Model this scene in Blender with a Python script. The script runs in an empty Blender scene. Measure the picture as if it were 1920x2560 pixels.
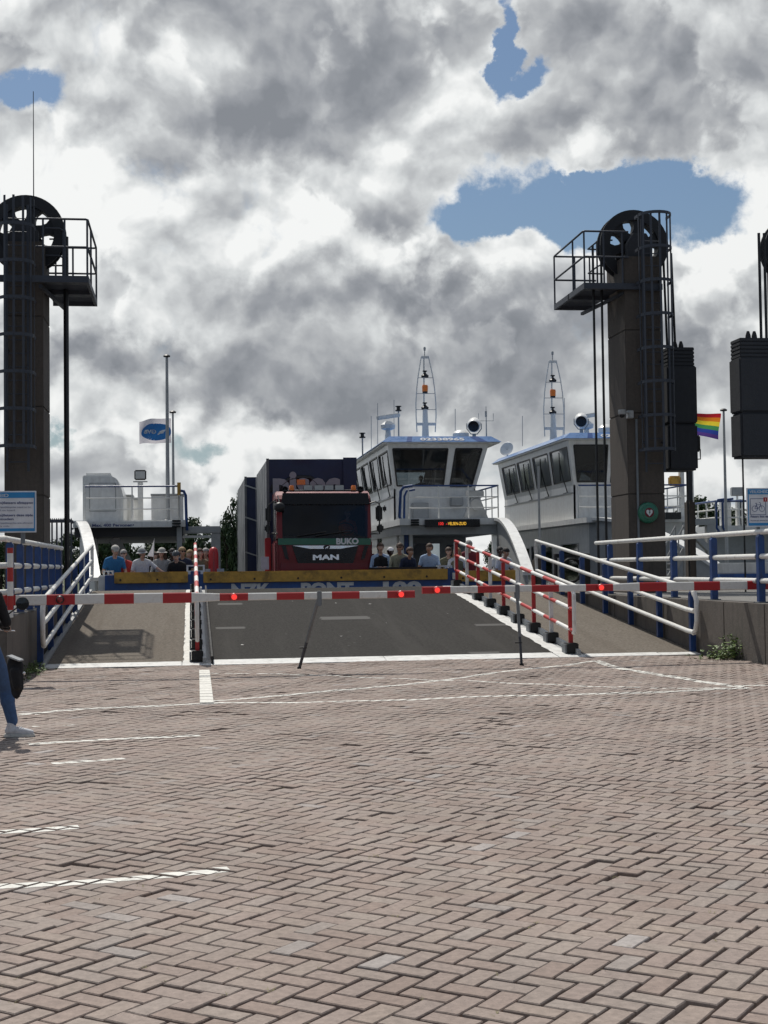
import bpy, bmesh, math, random
import numpy as np
from mathutils import Vector, Matrix
R = math.radians
rng = random.Random(7)
sc = bpy.context.scene
col = sc.collection

# ------------------------------------------------------------------ camera
F, H = 3550.0, 1.6                       # focal length in photo pixels (1920 x 2560), eye height
YAW, PITCH, ROLL = R(7.7), math.atan(140/3550), 0.013
_r0 = Vector((math.cos(YAW), -math.sin(YAW), 0))
_f = Vector((math.sin(YAW)*math.cos(PITCH), math.cos(YAW)*math.cos(PITCH), math.sin(PITCH)))
_u0 = _r0.cross(_f)
_r = _r0*math.cos(ROLL) - _u0*math.sin(ROLL)
_u = _u0*math.cos(ROLL) + _r0*math.sin(ROLL)
CAM = Vector((0, 0, H))
cd = bpy.data.cameras.new('camera'); cam = bpy.data.objects.new('camera', cd); col.objects.link(cam)
cd.sensor_fit = 'VERTICAL'; cd.sensor_height = 24.0; cd.lens = 24.0*F/2560
cd.clip_start = 0.1; cd.clip_end = 6000
m3 = Matrix((_r, _u, -_f)).transposed()
cam.matrix_world = Matrix.Translation(CAM) @ m3.to_4x4()
sc.camera = cam
def ray(x, y): return _f*F + _r*(x-960) - _u*(y-1280)
def at(x, y, Y):                         # photo pixel -> point on the plane Y
    d = ray(x, y); return CAM + d*(Y/d.y)
def atX(x, y, X):
    d = ray(x, y); return CAM + d*(X/d.x)
def gr(x, y, z=0.0):                     # photo pixel -> point on the level z
    d = ray(x, y); return CAM + d*((z-H)/d.z)

# ------------------------------------------------------------------ world, sun, exposure
SUN_EL, SUN_AZ = R(58), R(-14.6); SUNV = Vector((math.sin(SUN_AZ)*math.cos(SUN_EL), math.cos(SUN_AZ)*math.cos(SUN_EL), math.sin(SUN_EL)))         # azimuth from +Y, negative = towards -X
w = bpy.data.worlds.new('World'); sc.world = w; w.use_nodes = True
nt = w.node_tree; N = nt.nodes; L = nt.links; N.clear()
def nd(t, **k):
    n = N.new(t)
    for a, v in k.items(): setattr(n, a, v)
    return n
def mth(op, a, b=None, c=None, clamp=False):
    n = N.new('ShaderNodeMath'); n.operation = op; n.use_clamp = clamp
    for i, v in enumerate((a, b, c)):
        if v is None: continue
        if isinstance(v, (int, float)): n.inputs[i].default_value = v
        else: L.new(v, n.inputs[i])
    return n.outputs[0]
def vmth(op, a, b=None, s=None):
    n = N.new('ShaderNodeVectorMath'); n.operation = op
    for i, v in enumerate((a, b)):
        if v is None: continue
        if isinstance(v, (tuple, Vector)): n.inputs[i].default_value = tuple(v)
        else: L.new(v, n.inputs[i])
    if s is not None:
        if isinstance(s, (int, float)): n.inputs['Scale'].default_value = s
        else: L.new(s, n.inputs['Scale'])
    return n.outputs['Value'] if op in ('DOT_PRODUCT', 'LENGTH', 'DISTANCE') else n.outputs[0]
def noise(vec, scale, detail=6, rough=.55, dist=0.0):
    n = N.new('ShaderNodeTexNoise'); n.inputs['Scale'].default_value = scale
    n.inputs['Detail'].default_value = detail; n.inputs['Roughness'].default_value = rough
    n.inputs['Distortion'].default_value = dist; L.new(vec, n.inputs['Vector']); return n.outputs['Fac']
def ramp(f, stops):
    n = N.new('ShaderNodeValToRGB'); L.new(f, n.inputs[0]); e = n.color_ramp.elements
    while len(e) < len(stops): e.new(.5)
    for k, (p, c) in zip(e, stops): k.position = p; k.color = (*c, 1) if len(c) == 3 else c
    return n.outputs[0]
def smooth(f, a, b):
    n = N.new('ShaderNodeMapRange'); n.interpolation_type = 'SMOOTHSTEP'
    n.inputs[1].default_value = a; n.inputs[2].default_value = b; L.new(f, n.inputs[0]); return n.outputs[0]
def mixc(f, a, b):
    n = N.new('ShaderNodeMix'); n.data_type = 'RGBA'
    L.new(f, n.inputs[0]) if not isinstance(f, (int, float)) else setattr(n.inputs[0], 'default_value', f)
    for i, v in ((6, a), (7, b)):
        if isinstance(v, tuple): n.inputs[i].default_value = (*v, 1)
        else: L.new(v, n.inputs[i])
    return n.outputs[2]
sky = nd('ShaderNodeTexSky', sky_type='NISHITA', sun_disc=False)
sky.sun_elevation = SUN_EL; sky.sun_rotation = SUN_AZ; sky.air_density = 1.3; sky.dust_density = 1.0; sky.ozone_density = 1.6
d0 = nd('ShaderNodeTexCoord').outputs['Generated']
d0 = vmth('NORMALIZE', d0)
sep = nd('ShaderNodeSeparateXYZ'); L.new(d0, sep.inputs[0])
# cumulus: fractal noise on the direction, stretched a little so that clouds lie flat
p = vmth('MULTIPLY', d0, (1, 1, 1.05))
warp = nd('ShaderNodeTexNoise'); warp.inputs['Scale'].default_value = 7; warp.inputs['Detail'].default_value = 5; warp.inputs['Roughness'].default_value = .6; L.new(p, warp.inputs['Vector'])
wv = vmth('SUBTRACT', warp.outputs['Color'], (.5, .5, .5))
pw = vmth('ADD', p, vmth('SCALE', wv, s=.05))
big = noise(p, 3.2, 3, .5)
warp2 = nd('ShaderNodeTexNoise'); warp2.inputs['Scale'].default_value = 24; warp2.inputs['Detail'].default_value = 8; warp2.inputs['Roughness'].default_value = .62; L.new(p, warp2.inputs['Vector'])
wv2 = vmth('SUBTRACT', warp2.outputs['Color'], (.5, .5, .5))
wvb = vmth('ADD', vmth('SCALE', wv, s=.05), vmth('SCALE', wv2, s=.052))
def puff(v):                              # rounded cauliflower heads
    n = N.new('ShaderNodeTexVoronoi'); n.feature = 'F1'; n.normalize = True
    for k_, x_ in (('Scale', 17), ('Detail', 2.5), ('Roughness', .5), ('Lacunarity', 2.1)): n.inputs[k_].default_value = x_
    L.new(vmth('ADD', v, vmth('SCALE', wv2, s=.02)), n.inputs['Vector']); return mth('SUBTRACT', 1.0, n.outputs['Distance'])
def billow(v, det):
    return mth('ADD', mth('MULTIPLY', noise(v, 12, det, .50), .72), mth('MULTIPLY', puff(v), .42))
pf = puff(pw)
bill = mth('ADD', mth('MULTIPLY', noise(pw, 12, 5, .50), .72), mth('MULTIPLY', pf, .42))
soft = noise(pw, 9, 3, .5)
fine = noise(pw, 30, 9, .60)
bill2 = billow(vmth('ADD', pw, (-.004, .0, .014)), 5)   # a step towards the light: the difference gives lit tops and shaded bases
bill3 = noise(vmth('ADD', pw, (-.015, .0, .060)), 9, 3, .5)
def blob(x, y, rx, ry, amp):             # soft patch of the cloud deck around a sky direction
    c = ray(x, y).normalized(); cx = ray(x+rx, y).normalized()-c; cy = ray(x, y-ry).normalized()-c
    q = vmth('SUBTRACT', vmth('ADD', d0, wvb), tuple(c))
    a = mth('MULTIPLY', vmth('DOT_PRODUCT', q, tuple(cx)), 1/cx.length_squared)
    b = mth('MULTIPLY', vmth('DOT_PRODUCT', q, tuple(cy)), 1/cy.length_squared)
    e = mth('POWER', 2.718, mth('MULTIPLY', mth('ADD', mth('MULTIPLY', a, a), mth('MULTIPLY', b, b)), -1.0))
    return mth('MULTIPLY', e, amp)
def addall(l):
    s = l[0]
    for k in l[1:]: s = mth('ADD', s, k)
    return s
front = smooth(vmth('DOT_PRODUCT', d0, tuple(_f.normalized())), .80, .90)
gaps = addall([blob(1430, 515, 260, 100, -.55), blob(1680, 460, 200, 55, -.50), blob(1190, 560, 120, 60, -.42), blob(1800, 545, 110, 75, -.42), blob(1560, 575, 130, 60, -.36), blob(1470, 415, 80, 18, .22),
               blob(30, 215, 75, 50, -.60), blob(1256, 110, 24, 130, -.62), blob(1310, 205, 38, 36, -.45),
               blob(500, 1130, 80, 35, -.32), blob(1830, 1230, 90, 40, -.28), blob(160, 1090, 45, 25, -.3), blob(1290, 705, 40, 45, -.25),
               blob(1330, 650, 90, 60, .22), blob(1120, 700, 150, 110, .22), blob(1790, 700, 160, 90, .25), blob(1500, 310, 300, 70, .22), blob(1050, 430, 100, 60, .12)])
darks = addall([blob(470, 265, 414, 110.5, 0.62), blob(860, 120, 345, 195, 0.42), blob(760, 345, 126.5, 58.5, 0.3), blob(1650, 110, 345, 143, 0.4), blob(1520, 330, 230, 91, 0.34), blob(250, 60, 299, 91, 0.22),
                blob(880, 735, 345, 78, 0.62), blob(640, 790, 253, 65, 0.35), blob(320, 890, 276, 49.4, 0.66), blob(720, 950, 379.5, 78, 0.42), blob(1180, 930, 264.5, 143, 0.55),
                blob(380, 420, 63.25, 52, 0.4), blob(1750, 900, 126.5, 104, 0.42), blob(560, 1010, 253, 58.5, 0.28), blob(1250, 770, 172.5, 78, 0.25), blob(1000, 560, 103.5, 65, 0.18), blob(900, 1010, 172.5, 65, 0.25),
                blob(150, 560, 190, 170, -0.25), blob(880, 610, 260, 60, -0.2), blob(780, 230, 70, 50, -0.3), blob(1150, 310, 80, 150, -0.3), blob(1240, 660, 120, 55, -0.3), blob(1800, 650, 150, 90, -0.3), blob(60, 340, 120, 80, -0.3), blob(300, 1080, 200, 60, -0.2)])
cov = mth('ADD', mth('ADD', mth('MULTIPLY', big, .45), mth('MULTIPLY', bill, .80)), mth('ADD', mth('MULTIPLY', fine, .42), mth('MULTIPLY', gaps, .85)))
cov = mth('SUBTRACT', mth('ADD', cov, -.185), mth('MULTIPLY', mth('SUBTRACT', 1.0, front), .22))   # beyond the photographed part: broken cumulus with more blue between
mask = smooth(cov, .47, .66)
dn = mth('MULTIPLY', mth('SUBTRACT', 1.0, front), smooth(noise(p, 5.0, 3, .5), .42, .62))
HB0 = .655
relief = mth('MULTIPLY', mth('SUBTRACT', bill, bill2), 3.4)
relief2 = mth('MULTIPLY', mth('SUBTRACT', soft, bill3), 1.1)
grain = mth('MULTIPLY', mth('SUBTRACT', fine, .5), .14)
edge = mth('MULTIPLY', smooth(cov, .80, .56), .20)          # thin cloud edges let the light through
lum = mth('ADD', mth('ADD', mth('ADD', .66, relief), relief2), mth('ADD', grain, edge))
# nearer cumulus heads in front of the deck: crisp bright rims, greyer inside
hb = mth('ADD', mth('MULTIPLY', noise(vmth('ADD', pw, (3.1, 1.7, .4)), 6.5, 7, .52), .80), mth('ADD', mth('MULTIPLY', pf, .30), mth('MULTIPLY', fine, .12)))
mh = smooth(hb, HB0, HB0+.045)
lh = mth('SUBTRACT', 1.02, mth('MULTIPLY', smooth(hb, HB0, HB0+.26), .42))
lh = mth('ADD', lh, mth('ADD', relief, mth('MULTIPLY', relief2, .6)))
fm = N.new('ShaderNodeMix'); fm.data_type = 'FLOAT'; L.new(mth('MULTIPLY', mh, .85), fm.inputs[0]); L.new(lum, fm.inputs[2]); L.new(lh, fm.inputs[3]); lum = fm.outputs[0]
dk = mth('MULTIPLY', mth('ADD', darks, mth('MULTIPLY', dn, .45)), .90)
lum = mth('SUBTRACT', lum, dk, clamp=True)
ccol = ramp(lum, [(0, (.235, .25, .275)), (.25, (.32, .335, .36)), (.50, (.46, .475, .49)), (.75, (.66, .68, .685)), (1, (.90, .91, .90))])
WS = 0.10
phase = smooth(vmth('DOT_PRODUCT', d0, tuple(SUNV)), -.45, .75)     # clouds scatter forwards: brighter on the sun's side of the sky
cl = vmth('SCALE', ccol, s=mth('MULTIPLY', mth('MULTIPLY_ADD', phase, .86, .46), 1/WS))
hz = smooth(sep.outputs[2], .11, .0)       # pale air towards the horizon
skyc = vmth('MULTIPLY', sky.outputs[0], (.66, .74, .84))
skyc = mixc(mth('MULTIPLY', hz, .92), skyc, (4.2, 5.9, 8.4))
allc = mixc(mth('MULTIPLY', mask, .985), skyc, cl)
bg = nd('ShaderNodeBackground'); bg.inputs['Strength'].default_value = WS; L.new(allc, bg.inputs['Color'])
ow = nd('ShaderNodeOutputWorld'); L.new(bg.outputs[0], ow.inputs['Surface'])
w.cycles.sampling_method = 'MANUAL'; w.cycles.sample_map_resolution = 512

sd = bpy.data.lights.new('sun', 'SUN'); sd.energy = 4.9; sd.angle = R(.55); sd.color = (1, .95, .87)
sun = bpy.data.objects.new('sun', sd); col.objects.link(sun)
sun.rotation_euler = SUNV.to_track_quat('Z', 'Y').to_euler(); sun.location = SUNV*50
vs = sc.view_settings; vs.view_transform = 'Standard'; vs.look = 'None'; vs.exposure = -0.36; vs.gamma = 1.0; vs.use_curve_mapping = False
sc.cycles.max_bounces = 6; sc.cycles.transparent_max_bounces = 8; sc.cycles.use_denoising = True; sc.cycles.caustics_reflective = False; sc.cycles.caustics_refractive = False

# ------------------------------------------------------------------ materials
MATS = {}
def mat(name, c, rough=.6, metal=0.0, var=.10, scale=6.0, bump=.0, bscale=60, dirt=None, dscale=2.0, damt=.5, coat=0.0, emit=0.0, spec=.5, streak=False):
    m = bpy.data.materials.new(name); m.use_nodes = True; t = m.node_tree; n = t.nodes; l = t.links
    b = n['Principled BSDF']; b.inputs['Metallic'].default_value = metal; b.inputs['Specular IOR Level'].default_value = spec
    if coat: b.inputs['Coat Weight'].default_value = coat; b.inputs['Coat Roughness'].default_value = .08
    tc = n.new('ShaderNodeTexCoord')
    geo = n.new('ShaderNodeNewGeometry')
    no = n.new('ShaderNodeTexNoise'); no.inputs['Scale'].default_value = scale; no.inputs['Detail'].default_value = 6; no.inputs['Roughness'].default_value = .62
    l.new(geo.outputs['Position'], no.inputs['Vector'])
    oi = n.new('ShaderNodeObjectInfo')
    mr = n.new('ShaderNodeMapRange'); mr.inputs[1].default_value = .3; mr.inputs[2].default_value = .7
    mr.inputs[3].default_value = 1-var; mr.inputs[4].default_value = 1+var; l.new(no.outputs['Fac'], mr.inputs[0])
    mx = n.new('ShaderNodeVectorMath'); mx.operation = 'SCALE'; mx.inputs[0].default_value = c; l.new(mr.outputs[0], mx.inputs['Scale'])
    out = mx.outputs[0]
    if dirt:
        n2 = n.new('ShaderNodeTexNoise'); n2.inputs['Scale'].default_value = dscale; n2.inputs['Detail'].default_value = 8; n2.inputs['Roughness'].default_value = .7
        if streak:
            mp = n.new('ShaderNodeVectorMath'); mp.operation = 'MULTIPLY'; mp.inputs[1].default_value = (2.4, .14, 1) if streak == 'y' else (3, 3, .35); l.new(geo.outputs['Position'], mp.inputs[0]); l.new(mp.outputs[0], n2.inputs['Vector'])
        else: l.new(geo.outputs['Position'], n2.inputs['Vector'])
        m2 = n.new('ShaderNodeMapRange'); m2.inputs[1].default_value = .5; m2.inputs[2].default_value = .72; m2.inputs[4].default_value = damt; l.new(n2.outputs['Fac'], m2.inputs[0])
        mc = n.new('ShaderNodeMix'); mc.data_type = 'RGBA'; l.new(m2.outputs[0], mc.inputs[0]); l.new(out, mc.inputs[6]); mc.inputs[7].default_value = (*dirt, 1)
        out = mc.outputs[2]
    l.new(out, b.inputs['Base Color'])
    rr = n.new('ShaderNodeMapRange'); rr.inputs[1].default_value = .3; rr.inputs[2].default_value = .7; rr.inputs[3].default_value = max(.02, rough-.08); rr.inputs[4].default_value = min(1, rough+.08)
    l.new(no.outputs['Fac'], rr.inputs[0]); l.new(rr.outputs[0], b.inputs['Roughness'])
    if bump:
        n3 = n.new('ShaderNodeTexNoise'); n3.inputs['Scale'].default_value = bscale; n3.inputs['Detail'].default_value = 5; l.new(geo.outputs['Position'], n3.inputs['Vector'])
        bp = n.new('ShaderNodeBump'); bp.inputs['Strength'].default_value = bump; bp.inputs['Distance'].default_value = .01; l.new(n3.outputs['Fac'], bp.inputs['Height']); l.new(bp.outputs[0], b.inputs['Normal'])
    if emit: b.inputs['Emission Color'].default_value = (*c, 1); b.inputs['Emission Strength'].default_value = emit
    MATS[name] = m; return m
def glass(name, tint, alpha, rough=.03, ior=1.52, pane_tone=(.03, .035, .04)):     # window glass: mirror-like reflection over a tinted see-through pane
    m = bpy.data.materials.new(name); m.use_nodes = True; t = m.node_tree; n = t.nodes; l = t.links; n.clear()
    o = n.new('ShaderNodeOutputMaterial'); fr = n.new('ShaderNodeFresnel'); fr.inputs['IOR'].default_value = ior
    g = n.new('ShaderNodeBsdfGlossy'); g.inputs['Roughness'].default_value = rough; g.inputs['Color'].default_value = (.9, .92, .95, 1)
    tr = n.new('ShaderNodeBsdfTransparent'); tr.inputs['Color'].default_value = (*tint, 1)
    df = n.new('ShaderNodeBsdfDiffuse'); df.inputs['Color'].default_value = (*pane_tone, 1)
    mx = n.new('ShaderNodeMixShader'); mx.inputs[0].default_value = alpha; l.new(tr.outputs[0], mx.inputs[1]); l.new(df.outputs[0], mx.inputs[2])
    m2 = n.new('ShaderNodeMixShader'); l.new(fr.outputs[0], m2.inputs[0]); l.new(mx.outputs[0], m2.inputs[1]); l.new(g.outputs[0], m2.inputs[2]); l.new(m2.outputs[0], o.inputs[0])
    MATS[name] = m; return m
def striped(name, ca, cb, period, axis=1, phase=0.0, rough=.45, frac=.5):   # painted bands along a straight pipe
    m = mat(name, ca, rough); t = m.node_tree; n = t.nodes; l = t.links; b = n['Principled BSDF']
    g = n.new('ShaderNodeNewGeometry'); s = n.new('ShaderNodeSeparateXYZ'); l.new(g.outputs['Position'], s.inputs[0])
    a = n.new('ShaderNodeMath'); a.operation = 'MULTIPLY_ADD'; a.inputs[1].default_value = 1/period; a.inputs[2].default_value = phase+50; l.new(s.outputs[axis], a.inputs[0])
    f = n.new('ShaderNodeMath'); f.operation = 'FRACT'; l.new(a.outputs[0], f.inputs[0])
    q = n.new('ShaderNodeMath'); q.operation = 'GREATER_THAN'; q.inputs[1].default_value = frac; l.new(f.outputs[0], q.inputs[0])
    old = b.inputs['Base Color'].links[0].from_socket
    mc = n.new('ShaderNodeMix'); mc.data_type = 'RGBA'; l.new(q.outputs[0], mc.inputs[0]); l.new(old, mc.inputs[6]); mc.inputs[7].default_value = (*cb, 1)
    l.new(mc.outputs[2], b.inputs['Base Color']); return m
mat('white_paint', (.72, .72, .69), .42, dirt=(.30, .24, .18), damt=.55, dscale=6)
mat('boat_white', (.70, .70, .68), .38, dirt=(.40, .37, .33), damt=.45, dscale=1.2, streak=True, coat=.2)
mat('boat_grey', (.36, .37, .37), .5, dirt=(.2, .19, .18), damt=.4)
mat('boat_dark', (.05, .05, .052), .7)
mat('deck_steel', (.11, .12, .12), .75, var=.2, bump=.2)
mat('blue_paint', (.012, .050, .18), .45, var=.25, dirt=(.06, .055, .06), damt=.55, dscale=5, streak=True)
mat('gate_blue', (.018, .080, .29), .45, var=.25, dirt=(.03, .035, .06), damt=.6, dscale=2.5)
mat('roof_blue', (.12, .23, .46), .3, coat=.3)
mat('roof_deep_blue', (.02, .07, .24), .35)
mat('fender_yellow', (.52, .30, .055), .6, var=.2, dirt=(.07, .045, .025), damt=.9, dscale=2.2, bump=.2, bscale=20)
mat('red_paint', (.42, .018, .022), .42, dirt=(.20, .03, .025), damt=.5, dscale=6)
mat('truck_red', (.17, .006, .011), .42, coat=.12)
mat('band_green', (.010, .12, .065), .35, coat=.3)
mat('black_plastic', (.012, .012, .013), .45)
mat('rubber', (.016, .016, .016), .8, bump=.2)
mat('gloss_black', (.006, .006, .008), .25, coat=.15, spec=.3)
mat('chrome', (.72, .72, .74), .18, 1.0)
mat('galvanised', (.20, .215, .23), .55, .6, var=.15)
mat('cage_steel', (.055, .062, .078), .6, .3, var=.15)
mat('wheel_iron', (.018, .019, .022), .6, .2, var=.2)
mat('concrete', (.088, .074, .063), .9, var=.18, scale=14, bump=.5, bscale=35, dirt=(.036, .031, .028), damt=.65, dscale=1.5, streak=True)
mat('concrete_wall', (.13, .115, .10), .92, var=.2, scale=9, bump=.5, bscale=30, dirt=(.07, .066, .06), damt=.75, dscale=1.3, streak=True)
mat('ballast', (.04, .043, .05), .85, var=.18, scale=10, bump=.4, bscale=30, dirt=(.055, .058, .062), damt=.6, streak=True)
mat('quay_top', (.17, .165, .155), .95, var=.25, bump=.5)
mat('asphalt', (.040, .038, .0355), .95, var=.5, scale=22, bump=1.0, bscale=90, dirt=(.060, .057, .053), damt=.75, dscale=.9, spec=.12, streak='y')
mat('walk_grit', (.155, .136, .114), .95, var=.42, scale=22, bump=1.0, bscale=90, dirt=(.11, .092, .074), damt=.75, dscale=.8, spec=.15, streak='y')
mat('worn_paint', (.054, .052, .049), .85, var=.3, scale=30)
mat('line_paint', (.66, .65, .60), .7, var=.15, scale=25, dirt=(.33, .31, .28), damt=.7, dscale=9)
mat('plate_white', (.62, .62, .60), .6, dirt=(.26, .25, .23), damt=.7, dscale=5)
mat('joint_sand', (.035, .030, .026), 1.0, var=.3, scale=40, bump=.5)
mat('sign_white', (.74, .75, .78), .35)
mat('sign_blue', (.03, .25, .55), .35)
mat('sign_ink', (.05, .07, .20), .4)
mat('sign_grey', (.25, .27, .38), .4)
mat('lamp_red', (1.0, .05, .04), .3, emit=1.1)
mat('lens_red', (.25, .01, .012), .2, coat=.5)
mat('lens_amber', (.85, .20, .01), .2, coat=.5)
mat('lens_clear', (.42, .43, .43), .12, coat=.6)
mat('tarp_navy', (.012, .020, .065), .5, var=.2, scale=3, bump=.25, bscale=8)
mat('tarp_grey', (.13, .133, .142), .5, var=.2, scale=3, bump=.3, bscale=8, dirt=(.05, .052, .064), damt=.7, dscale=2, streak=True)
mat('letter_white', (.70, .71, .72), .4)
mat('tarp_letter', (.30, .31, .34), .5); mat('letter_grey', (.66, .67, .70), .45)
mat('led_board', (.006, .006, .007), .3)
mat('led_red', (1, .04, .03), .5, emit=1.3)
mat('led_yellow', (1, .55, .05), .5, emit=1.3)
mat('aed_green', (.015, .14, .085), .3, coat=.4)
mat('hi_vis', (.75, .13, .02), .7)
mat('skin', (.52, .32, .24), .55, var=.08, scale=20)
mat('skin_tan', (.40, .23, .16), .55, var=.08, scale=20)
mat('skin_dark', (.07, .04, .03), .5, var=.08, scale=20)
mat('eye_white', (.7, .7, .68), .3)
mat('lips', (.28, .10, .085), .5)
for nme, c in dict(hair_brown=(.06, .033, .02), hair_black=(.012, .010, .010), hair_grey=(.30, .29, .28), hair_fair=(.30, .20, .10)).items(): mat(nme, c, .7, var=.35, scale=60, bump=.6, bscale=120)
for nme, c in dict(cloth_blue=(.03, .16, .36), cloth_navy=(.018, .025, .055), cloth_red=(.45, .04, .035), cloth_white=(.62, .63, .66), cloth_grey=(.30, .31, .32), cloth_khaki=(.26, .25, .18),
                   cloth_pale_blue=(.32, .42, .58), cloth_black=(.010, .010, .012), cloth_olive=(.15, .14, .09), cloth_maroon=(.16, .02, .03), denim=(.055, .11, .23), denim_dark=(.03, .045, .09), cap_plaid=(.42, .41, .38), sole=(.60, .60, .57)).items():
    mat(nme, c, .88, var=.18, scale=30, bump=.35, bscale=40)
mat('helmet_dark', (.03, .034, .04), .3, coat=.4)
mat('bark', (.06, .045, .032), .95, var=.3, bump=.6, bscale=12)
for k, c in enumerate([(.045, .075, .022), (.030, .055, .020), (.060, .095, .030), (.075, .115, .030)]): mat('leaf_%d' % k, c, .65, var=.35, scale=.6)
mat('weed_0', (.13, .20, .05), .6, var=.3, scale=9); mat('weed_1', (.09, .15, .04), .6, var=.3, scale=9)
mat('bank', (.06, .075, .035), 1.0, var=.35, scale=.3)
mat('water', (.02, .03, .032), .10, var=.2, bump=.6, bscale=1.2)
mat('far_house', (.20, .15, .12), .9); mat('far_roof', (.07, .05, .045), .9)
glass('window_glass', (.62, .66, .68), .12)
glass('side_glass', (.40, .44, .46), .50, .06, 2.0, (.42, .44, .45))  # pale diffuse tone painted into the panes in place of bright reflected sky
glass('dark_glass', (.16, .17, .19), .55)
glass('cab_glass', (.62, .66, .74), .05, .02, 1.4)
striped('rail_red_white', (.78, .77, .74), (.45, .03, .025), 1.9, frac=.5)
striped('pole_red_white', (.75, .74, .70), (.42, .03, .025), .42, axis=2)
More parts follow.
